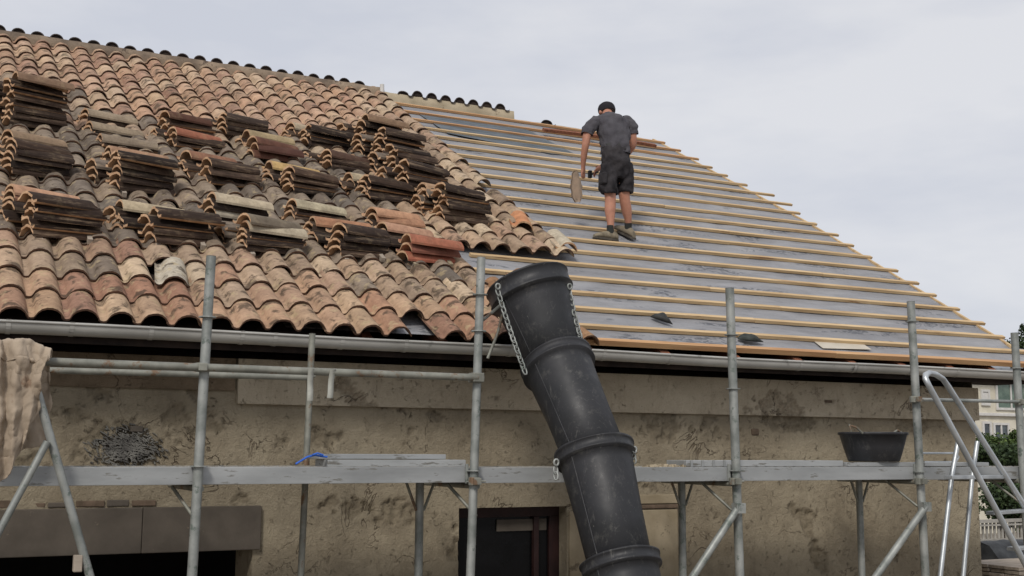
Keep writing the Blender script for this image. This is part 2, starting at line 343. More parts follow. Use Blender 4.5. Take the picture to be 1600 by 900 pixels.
# lintel over the wide opening: two cast blocks and the brick course above
xj = oY(222, 830, YW-.04).x
for a, c in ((-1.0, xj-.002), (xj+.002, 2.53)):
    b = MB(); b.box(a, c, YW-.045, YW+.35, LINT[1]+random.uniform(-.002, .002), LINT[0]); b.build('lintel', M['concrete'], house, .006)
xa = -0.2
while xa < 1.7:
    l = random.uniform(.17, .24); b = MB(); b.box(xa, xa+l-.018, YW-random.uniform(.002, .016), YW+.02, LINT[0]+.010, LINT[0]+random.uniform(.040, .066))
    b.build('brick', M['brick'] if random.random() < .4 else M['concrete'], house, .006); xa += l
# scar of old shallow course right of the window and pale surround
px = oY(1057, 800, YW).x
b = MB(); b.box(WIN[1]+.02, px, YW-.022, YW+.02, 0, WIN[2]-.045); b.build('window_surround', M['stone'], house, .008)
b = MB(); b.box(WIN[1]+.3, px, YW-.030, YW+.02, WIN[2]-.035, WIN[2]+.0); b.build('stone_course', M['brick'], house, .006)
b = MB(); b.box(WIN[1]+.3, px+.01, YW-.02, YW+.02, WIN[2]+.008, WIN[2]+.09); b.build('stone_course', M['stone'], house, .006)
# window
yw = YW+.13
wf = MB(); wf.box(WIN[0], WIN[1], yw, yw+.07, WIN[2]-.09, WIN[2]-.002); wf.box(WIN[0], WIN[0]+.06, yw, yw+.07, 0.9, WIN[2]-.09); wf.box(WIN[1]-.10, WIN[1], yw, yw+.07, 0.9, WIN[2]-.09)
wf.box(WIN[0]+.06, WIN[1]-.10, yw, yw+.07, .9, 1.0); wf.box(WIN[1]-.26, WIN[1]-.21, yw-.012, yw+.05, 1.0, WIN[2]-.09)
wn = wf.build('window', M['frame'], house, .004)
b = MB(); b.box(WIN[0]+.061, WIN[1]-.101, yw+.03, yw+.036, 1.001, WIN[2]-.091); o = b.build('pane', M['glass_dark'] if 'glass_dark' in M else pmat('dark_glass', rgb(10, 10, 11), rgb(18, 18, 20), 4, .25, spec=.15, bs=0, c3=rgb(70, 70, 72), s3=9, t3=.68), wn)
o.matrix_parent_inverse = Matrix.Identity(4)
a = oY(776, 812, yw+.02); c = oY(853, 828, yw+.02)
b = MB(); b.box(a.x, c.x, yw+.012, yw+.028, c.z, a.z); b.build('label_strip', M['concrete'], wn)
# schist chips exposed in the wall
b = MB()
for k in range(620):
    P = oY(197+random.gauss(0, 24), 699+random.gauss(0, 14), YW)
    if ((P.x-oY(197,699,YW).x)/.30)**2 + ((P.z-oY(197,699,YW).z)/.17)**2 > 1.1: continue
    l = random.uniform(.012, .045); hh = random.uniform(.004, .011); an = random.gauss(-.5, .5); q = []
    for dx, dz in ((-l/2, -hh/2), (l/2, -hh/2), (l/2, hh/2), (-l/2, hh/2)):
        q.append((P.x + dx*cos(an)-dz*sin(an), P.z + dx*sin(an)+dz*cos(an)))
    y0 = YW-.004-random.random()*.014
    b.hexa([Vector((q[0][0], y0, q[0][1])), Vector((q[1][0], y0, q[1][1])), Vector((q[1][0], YW+.03, q[1][1])), Vector((q[0][0], YW+.03, q[0][1])), Vector((q[3][0], y0, q[3][1])), Vector((q[2][0], y0, q[2][1])), Vector((q[2][0], YW+.03, q[2][1])), Vector((q[3][0], YW+.03, q[3][1]))])
tag(b.build('stone_chips', M['stone2'], house), kind='stuff')
P = oY(1295, 627, YW-.05); b = MB(); b.box(P.x-.07, P.x+.06, YW-.034, YW, P.z-.014, P.z+.012); b.build('brick', M['brick'], house, .003)
P = oY(1180, 675, YW); b = MB(); b.box(P.x-.05, P.x+.04, YW-.016, YW+.02, P.z-.032, P.z+.032); b.build('brick', M['brick'], house, .014)
P = oY(212, 670, YW); b = MB(); b.box(P.x-.04, P.x+.05, YW-.02, YW+.02, P.z-.022, P.z+.022); b.build('brick', M['concrete'], house, .004)

# eave underside, fascia and back sheet, eave shadow put into their dark colour
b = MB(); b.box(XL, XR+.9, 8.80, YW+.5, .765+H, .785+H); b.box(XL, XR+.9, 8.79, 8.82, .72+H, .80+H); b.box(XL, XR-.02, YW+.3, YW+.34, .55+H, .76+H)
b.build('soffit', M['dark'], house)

# ------------------------------------------------------------------ roof surfaces
XE = 11.2
def rake(v): return 11.16 + (.20*v/4.6 if v < 4.6 else .20 - .30*(v-4.6)/4.05)
BND = [(600, 152), (640, 190), (700, 240), (765, 308), (850, 365), (892, 402)]
bp = sorted([(oR(x, y, .05)[1], oR(x, y, .05)[0]) for x, y in BND])
XLOW = oR(772, 450, .05)[0]; VSPLIT = oR(745, 396, .05)[1]
def bound(v):
    if v < VSPLIT: return XLOW
    if v <= bp[0][0]: return bp[0][1]
    for (v0, a), (v1, c) in zip(bp, bp[1:]):
        if v <= v1: return a + (c-a)*(v-v0)/(v1-v0)
    return bp[-1][1]
# membrane: one sagging sheet
nx, nv = 150, 110; X0 = 2.6; vs = []; fs = []
BAT = [oR(1100, y, .03)[1] for y in (542, 517.5, 493, 471, 449, 428, 409.5, 392, 373.5, 357, 342, 328, 314)]
st = (BAT[-1]-BAT[1])/11
while BAT[-1]+st < RV-.1: BAT.append(BAT[-1]+st*random.uniform(.96, 1.04))
for j in range(nv+1):
    v = .075 + (RV-.095)*j/nv
    for i in range(nx+1):
        X = X0 + (rake(v)+.0-X0)*i/nx
        db = min(abs(v-q) for q in BAT)
        h = -.006 - .010*min(1, db/.15) + .020*noise.noise(Vector((X*1.1, v*3.1, 1))) * min(1, db/.08) + .011*noise.noise(Vector((X*4, v*9, 4)))*min(1, db/.06)
        vs.append(RP(X, v, min(h, -.001)))
for j in range(nv):
    for i in range(nx): q = j*(nx+1)+i; fs.append((q, q+1, q+nx+2, q+nx+1))
b = MB(); b.add(vs, fs, 0, True); felt = b.build('underlay', M['felt'], house)
# overlapping upper sheet whose edge shows behind the worker, and the pale patch near the eave
sx0, sv0 = oR(800, 196); 
def sheet(name, pts, h, mat, th=.004, parent=None):
    b = MB(); q = [oR(*p, h) for p in pts]; n = len(q)
    b.add([RP(X, v, h) for X, v in q] + [RP(X, v, h-th) for X, v in q], [tuple(range(n)), tuple(range(2*n-1, n-1, -1))] + [(i, n+i, n+(i+1) % n, (i+1) % n) for i in range(n)])
    return b.build(name, mat, parent)
M['felt_dark'] = pmat('dark_scrim', rgb(66, 74, 80), rgb(104, 110, 116), 4, .7, stretch=(.6, 4, 4))
M['patch'] = pmat('pale_patch', rgb(176, 168, 152), rgb(188, 180, 166), 4, .7, bs=.1)
sheet('underlay_patch', [(1268, 530), (1341, 532), (1362, 546), (1286, 544)], .003, M['patch'], .003, felt)
sheet('underlay_sheet', [(655, 178), (822, 202), (905, 244), (860, 240), (800, 228), (700, 208)], .006, M['felt_dark'], .004, felt)
# battens
tb = 0
for k, v in enumerate(BAT):
    xl = bound(v+.02)-.35 if v > VSPLIT+.3 else XLOW-.25
    if k == 5: xl = oR(740, 395, .03)[0]-.05
    xe = rake(v) + random.choice((.02, .05, .08, .1)) 
    if k in (13, 14): xe += .28
    segs = []; x = xl; ends = [xl]
    first = random.uniform(2.2, 4.2)
    while x + first < xe - .8: x += first; ends.append(x); first = random.uniform(3.4, 4.4)
    ends.append(xe)
    for a, c in zip(ends, ends[1:]):
        dv = random.uniform(-.008, .008); b = MB(); hw = .026 if k else .028; hh = .032 if k else .05
        s0 = random.uniform(-.006, .006)
        n = 6; prev = None
        for s in range(n):
            t0, t1 = s/n, (s+1)/n
            f_ = lambda t: dv + s0*sin(pi*t)*1.5 + .004*noise.noise(Vector((a+(c-a)*t, k*3.1, 0)))
            xa_, xb_ = a+(c-a)*t0 + (.002 if s == 0 else 0), a+(c-a)*t1
            va, vb = v+f_(t0), v+f_(t1)
            pts = [RP(xa_, va-hw, 0), RP(xb_, vb-hw, 0), RP(xb_, vb+hw, 0), RP(xa_, va+hw, 0), RP(xa_, va-hw, hh), RP(xb_, vb-hw, hh), RP(xb_, vb+hw, hh), RP(xa_, va+hw, hh)]
            fcs = [(4,5,6,7),(0,1,5,4),(2,3,7,6)] + ([(3,0,4,7)] if s == 0 else []) + ([(1,2,6,5)] if s == n-1 else [])
            b.add(pts, fcs)
        b.build('batten', M['wood2'] if k == 0 or (k > 12 and random.random() < .55) else M['wood'], felt)
# rake board under batten ends
b = MB(); pr = None
for j in range(24):
    v0, v1 = RV*j/24, RV*(j+1)/24
    b.hexa([RP(rake(v0)-.06, v0, -.12), RP(rake(v0)-.02, v0, -.12), RP(rake(v1)-.02, v1, -.12), RP(rake(v1)-.06, v1, -.12), RP(rake(v0)-.06, v0, .004), RP(rake(v0)-.02, v0, .004), RP(rake(v1)-.02, v1, .004), RP(rake(v1)-.06, v1, .004)])
b.build('rake_board', M['wood'], house)
# rafters
xr = XL+.2
for x_ in [oY(p, 552, 8.8).x for p in (925, 1045, 1154, 1252, 1337, 1415, 1490, 1556)] + [11.0, 3.9, 3.25, 2.6, 1.95, 1.3, .65]:
    b = MB(); b.hexa([RP(x_-.045, -.05, -.16), RP(x_+.045, -.05, -.16), RP(x_+.045, RV, -.16), RP(x_-.045, RV, -.16), RP(x_-.045, .0, -.03), RP(x_+.045, .0, -.03), RP(x_+.045, RV, -.03), RP(x_-.045, RV, -.03)])
    b.build('rafter', M['rafter'], house)
# boarding under tiled half + rear slope
b = MB(); b.rbox(XL, X0+.3, .0, RV-.02, -.05, -.022)
yb, zb = RP(0, RV).y, RP(0, RV).z
b.hexa([Vector(p) for p in ((XL, yb, zb-.16), (XE-.1, yb, zb-.16), (XE-.1, 24.6, zb-.16-4.3), (XL, 24.6, zb-.16-4.3), (XL, yb, zb-.1), (XE-.1, yb, zb-.1), (XE-.1, 24.6, zb-.1-4.3), (XL, 24.6, zb-.1-4.3))])
tiled = b.build('roof_boarding', M['dark'], house)

# ------------------------------------------------------------------ tile geometry
PITCH = .235; TL = .50
PROF = [(-.004, .016), (.010, .004), (.028, 0), (.046, .004), (.056, .020), (.070, .046), (.094, .068), (.126, .079), (.160, .081), (.192, .072), (.218, .052), (.236, .026), (.246, .010)]
def tile_mb(seed, rough=0, endm=1, TL=TL, T=.015, under=0):
    rn = random.Random(seed); n = len(PROF); b = MB(); ys = (0, TL*.5, TL)
    tw = rn.uniform(-.004, .004); top = []; bot = []
    for k, y in enumerate(ys):
        for x, z in PROF:
            tz = z*(1-.10*k/2) + tw*(x-.12)*8*(k/2) + rn.uniform(-.0012, .0012)
            yy = y + (rn.uniform(-.006, .006)*rough if k != 1 else 0)
            xx = .125 + (x-.125)*(1-.03*k/2)
            top.append((xx, yy, tz+T)); bot.append((xx, yy, tz))
    fs = [(k*n+i, k*n+i+1, (k+1)*n+i+1, (k+1)*n+i) for k in range(2) for i in range(n-1)]
    b.add(top, fs, 0, True); b.add(bot, [f[::-1] for f in fs], under, True)
    b.add(top[:n]+bot[:n], [(i, n+i, n+i+1, i+1) for i in range(n-1)], endm)
    b.add(top[2*n:]+bot[2*n:], [(i+1, n+i+1, n+i, i) for i in range(n-1)], endm)
    b.add([top[0], top[2*n], bot[2*n], bot[0]], [(0, 1, 2, 3)], 0); b.add([top[n-1], bot[n-1], bot[3*n-1], top[3*n-1]], [(0, 1, 2, 3)], 0)
    return b
roof_meshes = [tile_mb(s).mesh('roof_tile', [M['tile'], M['edge']]) for s in range(6)]
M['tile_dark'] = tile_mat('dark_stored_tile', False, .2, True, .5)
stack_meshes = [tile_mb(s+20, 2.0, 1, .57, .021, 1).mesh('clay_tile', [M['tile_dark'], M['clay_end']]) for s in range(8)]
plain_meshes = [tile_mb(s+40, .5, 1, .57, .019, 1).mesh('clay_tile', [M['tile_plain'], M['clay_end']]) for s in range(3)]
ROT = Euler((PH, 0, 0)).to_matrix()
def tint(c, j=.08, rn=random):
    f = 1+rn.uniform(-j, j); g_ = rn.uniform(-.03, .03); return (c[0]*f*(1+g_), c[1]*f, c[2]*f*(1-g_), 1)
ORANGE = [clay2(172, 130, 104), clay2(184, 150, 120), clay2(176, 140, 112), clay2(186, 156, 126), clay2(164, 120, 98), clay2(180, 144, 116)]
GREY = [clay(124, 110, 98), clay(114, 103, 93), clay(138, 122, 106), clay(150, 130, 110)]
TAN = [clay2(180, 152, 126), clay2(170, 144, 120), clay2(192, 168, 140), clay2(174, 140, 116), clay2(160, 136, 114)]
V0 = -.13; CS = .372
def zone(X, v):
    n = noise.noise(Vector((X*.9, v*.9, 3)))
    if v < .2: return random.choice(ORANGE)
    if v < .6: return random.choice(ORANGE+TAN)
    if v < 1.1: return random.choice(TAN if random.random() < .75 else (ORANGE if n > -.1 else GREY))
    if v < 4.4: return random.choice(GREY) if X < 4.4 else random.choice(TAN)
    if v < 5.2: return random.choice(GREY+TAN)
    return random.choice([clay2(188, 152, 126), clay2(180, 142, 116), clay2(192, 162, 134), clay2(172, 132, 110), clay2(184, 148, 120)]) if n > -.25 or X > 3.4 else random.choice(ORANGE+GREY)
cells = []
nr = int((RV-.1-V0)/CS)
for r in range(nr+1):
    v = V0 + r*CS
    for c in range(-4, 40):
        X = .02 + c*PITCH
        if X > bound(v+.15)-.1: continue
        if r == 0 and abs(X-oR(640, 505, .06)[0]+.10) < .118: continue       # the missing eave tile
        cells.append((r, c, X, v))
# loose tiles past the edge behind the chute
ex = [(oR(785, 470, .06)[0], .55), (oR(800, 500, .06)[0], .2), (oR(880, 515, .06)[0], -.06), (oR(800, 520, .06)[0], -.12), (oR(775, 440, .06)[0], .86)]
rnt = random.Random(5); far = MB(); tints = []; count = 0
slip = oR(255, 445, .06)
for r, c, X, v in cells:
    j = rnt.uniform
    rowwob = .02*noise.noise(Vector((c*.7, r*.3, 8)))
    vv = v + rowwob + j(-.012, .012); XX = X + .012*noise.noise(Vector((c*.3, r*.8, 2))) + j(-.005, .005) + (.0)
    tip = math.atan2(.017, CS) + j(-.006, .006); yaw = j(-.018, .018); h = .036 + .02*noise.noise(Vector((X*.5, v*.5, 12)))
    col = tint(zone(X, v), .13, rnt); sp = False
    if abs(X+.12-slip[0]) < .13 and abs(v-slip[1]+.05) < .19 and not globals().get('slipped'):
        slipped = True; vv -= .07; h += .028; yaw = -.13; col = rgb(182, 176, 164); sp = True
    if X > bound(v+.15)-.6 and v > VSPLIT: yaw += j(-.06, .06); vv += j(-.04, .04); h += j(0, .012); col = tint(random.choice(TAN), .12)
    mt = Matrix.Translation(RP(XX, vv, h + .014)) @ (ROT @ Euler((-tip, j(-.02, .02), yaw)).to_matrix()).to_4x4()
    if -.3 < X and v < 5.3 and count < 296:
        o = bpy.data.objects.new('tile', roof_meshes[rnt.randrange(6)]); S.collection.objects.link(o); o.parent = tiled; o.matrix_local = Matrix.Translation((0, 0, 0)) @ mt; o.color = col; count += 1
        if sp: o['label'] = 'pale grey tile slipped askew out of its row'
    else:
        base = tile_mb(rnt.randrange(9)); far.add([mt @ Vector(p) for p in base.v], base.f, 0, False)
        nF = len(base.f); far.m[-nF:] = base.m; far.sm[-nF:] = base.sm
        tints += [col]*len(base.v)
for x_, v_ in ex:
    mt = Matrix.Translation(RP(x_, v_, .05)) @ (ROT @ Euler((random.uniform(-.1, .1), random.uniform(-.15, .15), random.uniform(-.3, .3))).to_matrix()).to_4x4()
    o = bpy.data.objects.new('tile', roof_meshes[1]); S.collection.objects.link(o); o.parent = tiled; o.matrix_local = mt; o.color = rgb(150, 118, 92)
me = far.mesh('upper_tiles', [M['tile_far'], M['edge']]); ca = me.color_attributes.new('tint', 'FLOAT_COLOR', 'POINT')
ca.data.foreach_set('color', [q for c in tints for q in c])
o = lnk('upper_tiles', me, None); put(o, tiled); tag(o, kind='stuff')
print('tiles single', count, 'cells', len(cells))
# short wooden battens showing at the tiled edge handled by battens above

# ------------------------------------------------------------------ ridge
zr, yr = RP(0, RV).z, RP(0, RV).y
xA = -.8; xB = oY(600, 158, yr-.1).x; xC = oY(805, 185, yr-.1).x; xD = rake(RV)
def lumpy(x0, x1, y0, y1, z0, z1, name, mat, seed, parent):
    n = int((x1-x0)/.06); b = MB(); vs = []; prof = [(y0, z0), (y0, z0+(z1-z0)*.55), (y0+.015, z1), ((y0+y1)/2, z1+.015), (y1, z1)]
    for i in range(n+1):
        x = x0+(x1-x0)*i/n
        for k, (y, z) in enumerate(prof):
            vs.append((x, y + .012*noise.noise(Vector((x*6, k*2, seed))), z + .012*noise.noise(Vector((x*4, k*2+9, seed)))))
    m_ = len(prof); fs = [(i*m_+k, (i+1)*m_+k, (i+1)*m_+k+1, i*m_+k+1) for i in range(n) for k in range(m_-1)]
    b.add(vs, fs, 0, True); b.add(vs[:m_], [tuple(range(m_))]); b.add(vs[-m_:], [tuple(range(m_))[::-1]])
    return b.build(name, mat, parent)
ridge = lumpy(xA, xB-.02, yr-.16, yr+.12, zr-.06, zr+.13, 'ridge_band', M['mortar'], 1, house)
M['mortar2'] = pmat('pale_ridge_mortar', rgb(150, 138, 116), rgb(182, 168, 144), 2.4, .95, bs=.5, bd=.012, fine=14, c3=rgb(120, 106, 88), s3=6, t3=.6)
ridge2 = lumpy(xB, xC, yr-.07, yr+.12, zr-.12, zr+.10, 'ridge_band', M['mortar2'], 2, house)
lumpy(xC, xD-.3, yr-.05, yr+.12, zr-.12, zr-.02, 'ridge_band', M['mortar2'], 3, house)
def dome(parent, x, z, y0, r=.088, hgt=.085, dark=True):
    b = MB(); n = 9; A = []; Bk = []
    for i in range(n):
        t = pi*i/(n-1); A.append((x-r*cos(t), y0, z+hgt*sin(t))); Bk.append((x-r*cos(t)*.9, y0+.42, z-.16+hgt*sin(t)*.9))
    b.add(A+Bk, [(i, i+1, n+i+1, n+i) for i in range(n-1)], 0, True)
    A2 = [(x-(r-.014)*cos(pi*i/(n-1)), y0, z+(hgt-.014)*sin(pi*i/(n-1))) for i in range(n)]
    b.add(A+A2, [(i, n+i, n+i+1, i+1) for i in range(n-1)], 0)
    A3 = [(p[0], y0+.02, p[2]) for p in A2]; b.add(A3, [tuple(range(n))[::-1]], 1)
    # pan lip between this tile and the next
    Bp = []; 
    for i in range(6):
        t = pi*i/5; Bp.append((x+PITCH/2-.04*cos(t), y0-.004, z+.012-.022*sin(t)))
    b.add(Bp+[(p[0], p[1], p[2]-.02) for p in Bp], [(i, 6+i, 7+i, i+1) for i in range(5)], 0)
    b.add(Bp+[(p[0], p[1]+.4, p[2]-.16) for p in Bp], [(i, i+1, 7+i, 6+i) for i in range(5)], 0)
    return b.build('ridge_tile', [M['ridge_tile'], M['dark']], parent)
x = oY(28, 50, yr).x - 5*PITCH
while x < xC-.05:
    if x < xB-.25: dome(ridge, x, zr+.128+random.uniform(-.006, .006), yr-.10, hgt=random.uniform(.07, .085))
    elif x > xB+.1: dome(ridge2, x, zr+.105+random.uniform(-.004, .004), yr-.075, hgt=.085 if x > xB+.5 else .05)
    x += PITCH
P = oY(852, 186, yr); dome(ridge2, P.x, zr-.02, yr-.06, .10, .06)
p0 = oR(850, 199, .12); p1 = oR(1014, 218, .12)
b = MB()
for s in range(8):
    t0, t1 = s/8, (s+1)/8; q0 = (p0[0]+(p1[0]-p0[0])*t0, p0[1]); q1 = (p0[0]+(p1[0]-p0[0])*t1, p0[1])
    z0_, z1_ = .07+.02*sin(3*t0), .07+.02*sin(3*t1)
    b.hexa([RP(q0[0], q0[1]-.04, z0_-.01), RP(q1[0], q1[1]-.04, z1_-.01), RP(q1[0], q1[1]+.04, z1_-.01), RP(q0[0], q0[1]+.04, z0_-.01), RP(q0[0], q0[1]-.04, z0_+.035), RP(q1[0], q1[1]-.04, z1_+.035), RP(q1[0], q1[1]+.04, z1_+.035), RP(q0[0], q0[1]+.04, z0_+.035)])
b.build('ridge_board', M['rafter'], house)
a = oY(597, 163, yr-.2); c = oY(597, 134, yr-.2)
b = MB(); b.tube([a-Vector((0, 0, .1)), c, c+Vector((0, 0, .02))], .032, 10); b.build('vent_pipe', M["white"], house)

# ------------------------------------------------------------------ gutter
ZG = .838+H; YG = 8.72; RG = .067
b = MB(); prof = []
for i in range(13):
    t = pi + pi*i/12; prof.append((YG+RG*cos(t), ZG+RG*1.0*sin(t)-.012))
lip = [(YG-RG+.010*cos(t), ZG+.0+.010*sin(t)) for t in [pi*k/4 for k in range(8)]]
xs = [-1.2 + .3*i for i in range(46)]
def gz(x): return .02*noise.noise(Vector((x*.35, 0, 5))) - .002*x*0
m_ = len(prof); vs = [(x, y, z+gz(x)) for x in xs for y, z in prof]
b.add(vs, [(i*m_+k, i*m_+k+1, (i+1)*m_+k+1, (i+1)*m_+k) for i in range(len(xs)-1) for k in range(m_-1)], 0, True)
vs2 = [(x, y+.003, z+gz(x)+.003) for x in xs for y, z in prof]
b.add(vs2, [(i*m_+k, (i+1)*m_+k, (i+1)*m_+k+1, i*m_+k+1) for i in range(len(xs)-1) for k in range(m_-1)], 0, True)
b.tube([(x, YG-RG-.002, ZG+gz(x)) for x in xs], .011, 8)
gut = b.build('gutter', M['gutter'], house)
for pxx in (10, 110, 235, 378, 430, 535, 635, 800, 945, 1050, 1150, 1253, 1337, 1425, 1497, 1590):
    x = oY(pxx, 560, YG-RG).x; b = MB(); w_ = .016
    pr = [(YG+(RG+.004)*cos(t), ZG+gz(x)+(RG*1.0+.004)*sin(t)-.012) for t in [pi+pi*i/10 for i in range(11)]]
    pr = [(YG-RG-.014, ZG+gz(x)+.012)] + pr
    for (y0, z0), (y1, z1) in zip(pr, pr[1:]):
        b.add([(x-w_, y0, z0), (x+w_, y0, z0), (x+w_, y1, z1), (x-w_, y1, z1)], [(0, 1, 2, 3)])
    b.build('gutter_bracket', M['gutter'], gut)

# ------------------------------------------------------------------ stacked tiles
SD = MD = 0
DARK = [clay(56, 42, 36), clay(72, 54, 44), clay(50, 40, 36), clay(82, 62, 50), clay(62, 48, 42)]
SG = .0655; BASE = .125
ORD = ['topmost', 'second', 'third', 'fourth', 'fifth', 'sixth', 'seventh', 'eighth', 'ninth', 'tenth']
# (slope distance, pixel of the top tile's front left foot, colour, words, where, tile colours below)
ST = [
 (1.23, 57, 318, None, 'frontmost stack near the left edge', {}),
 (1.70, 22, 305, (clay(196, 142, 108), 'smooth clean orange'), 'second row stack at the far left', {1: (clay(160, 104, 78), 'reddish')}),
 (1.30, 243, 340, None, 'front stack above the pale slipped tile', {}),
 (1.72, 190, 330, (clay(186, 166, 132), 'cream'), 'stack topped by a single cream tile', {}),
 (1.30, 390, 352, (clay(120, 108, 92), 'grey-tipped'), 'messy front stack right of first pole', {1: (clay(178, 166, 142), 'pale bleached')}),
 (1.72, 335, 317, (clay(182, 168, 142), 'pale grey'), 'stack behind the messy front stack', {2: (clay(170, 160, 140), 'pale edged')}),
 (1.36, 537, 366, None, 'fourth front stack from the left', {}),
 (1.80, 492, 354, (clay(178, 118, 82), 'plain orange'), 'stack behind the fourth front stack', {}),
 (2.22, 463, 326, (clay(180, 170, 140), 'lichen-spotted pale'), 'stack under the lichen-spotted pale tile', {}),
 (1.38, 645, 382, (clay(176, 98, 72), 'bright red'), 'red stack beside the tall pole', {1: (clay(150, 84, 66), 'dull red'), 2: (clay(182, 92, 66), 'bright red'), 3: (clay(128, 70, 56), 'dark red')}),
 (1.78, 605, 363, (clay(190, 140, 112), 'rough pink'), 'stack under the rough pink tile', {}),
 (2.22, 590, 339, (clay(198, 140, 102), 'smooth light orange'), 'stack above the red stack', {1: (clay(176, 122, 90), 'orange')}),
 (2.60, 190, 250, None, 'dark middle stack left of centre', {}),
 (3.02, 172, 243, (clay(172, 128, 98), 'patchy brown-orange'), 'stack under the patchy brown-orange tile', {}),
 (3.10, 331, 262, None, 'middle row dark stack above first pole', {}),
 (3.52, 297, 249, (clay(150, 100, 76), 'red-brown white-patched'), 'stack under the white-patched tile', {}),
 (3.08, 460, 274, None, 'dark stack below the yellow tile', {}),
 (3.50, 424, 265, (clay(196, 158, 92), 'yellow ochre'), 'stack topped by the yellow tile', {}),
 (3.13, 578, 288, None, 'dark stack in front of tall terraces', {}),
 (3.52, 552, 284, (clay(184, 166, 132), 'cream'), 'stack beside the tall dark terraces', {}),
 (2.68, 697, 299, None, 'rightmost dark stack by the battens', {}),
 (3.06, 666, 300, (clay(190, 150, 112), 'light tan'), 'stack behind the rightmost dark stack', {}),
 (2.75, 22, 232, None, 'middle stack at the left edge', {}),
 (3.15, 21, 219, (clay(150, 124, 98), 'grey-brown'), 'stack behind the left edge stack', {}),
 (4.35, 24, 125, (clay(134, 104, 82), 'brown mottled'), 'tall stack at the upper left edge', {}),
 (3.95, 160, 224, (clay(140, 122, 102), 'grey-buff'), 'lowest of the three grey terraces', {}),
 (4.38, 147, 203, (clay(156, 138, 114), 'grey-buff'), 'middle of the three grey terraces', {}),
 (4.80, 137, 183, (clay(160, 142, 118), 'grey-buff'), 'uppermost of the three grey terraces', {}),
 (4.30, 277, 212, (clay(164, 92, 66), 'brick red'), 'stack topped by the brick red tile', {}),
 (4.80, 266, 186, (clay(94, 58, 46), 'dark red-brown'), 'stack behind the brick red tile', {}),
 (5.00, 355, 188, None, 'uppermost dark stack near the centre', {}),
 (4.20, 402, 226, (clay(112, 68, 54), 'dark red'), 'dark red stack below the khaki tile', {1: (clay(100, 60, 50), 'dark red'), 2: (clay(110, 66, 52), 'dark red')}),
 (4.62, 388, 215, (clay(168, 148, 108), 'khaki'), 'stack topped by the khaki tile', {}),
 (4.97, 485, 206, None, 'small dark stack near the ridge side', {}),
 (5.35, 462, 203, (clay(180, 164, 136), 'pale buff'), 'low stack nearest the orange upper tiles', {}),
 (4.13, 518, 247, (clay(92, 64, 52), 'brown'), 'brown stack left of the tall terraces', {}),
 (3.30, 638, 262, None, 'lowest of the four tall terraces', {}),
 (3.88, 622, 237, None, 'second lowest of the four tall terraces', {}),
 (4.46, 603, 211, None, 'third of the four tall terraces', {}),
 (5.04, 572, 190, (clay(136, 104, 78), 'tan-topped brown'), 'uppermost of the four tall terraces', {}),
]
RS = random.Random(11)
BEHIND = [0, 2, 4, 6, 12, 14, 16, 18, 20, 22, 24, 30, 33, 35, 36, 37, 38, 39, 28, 9]
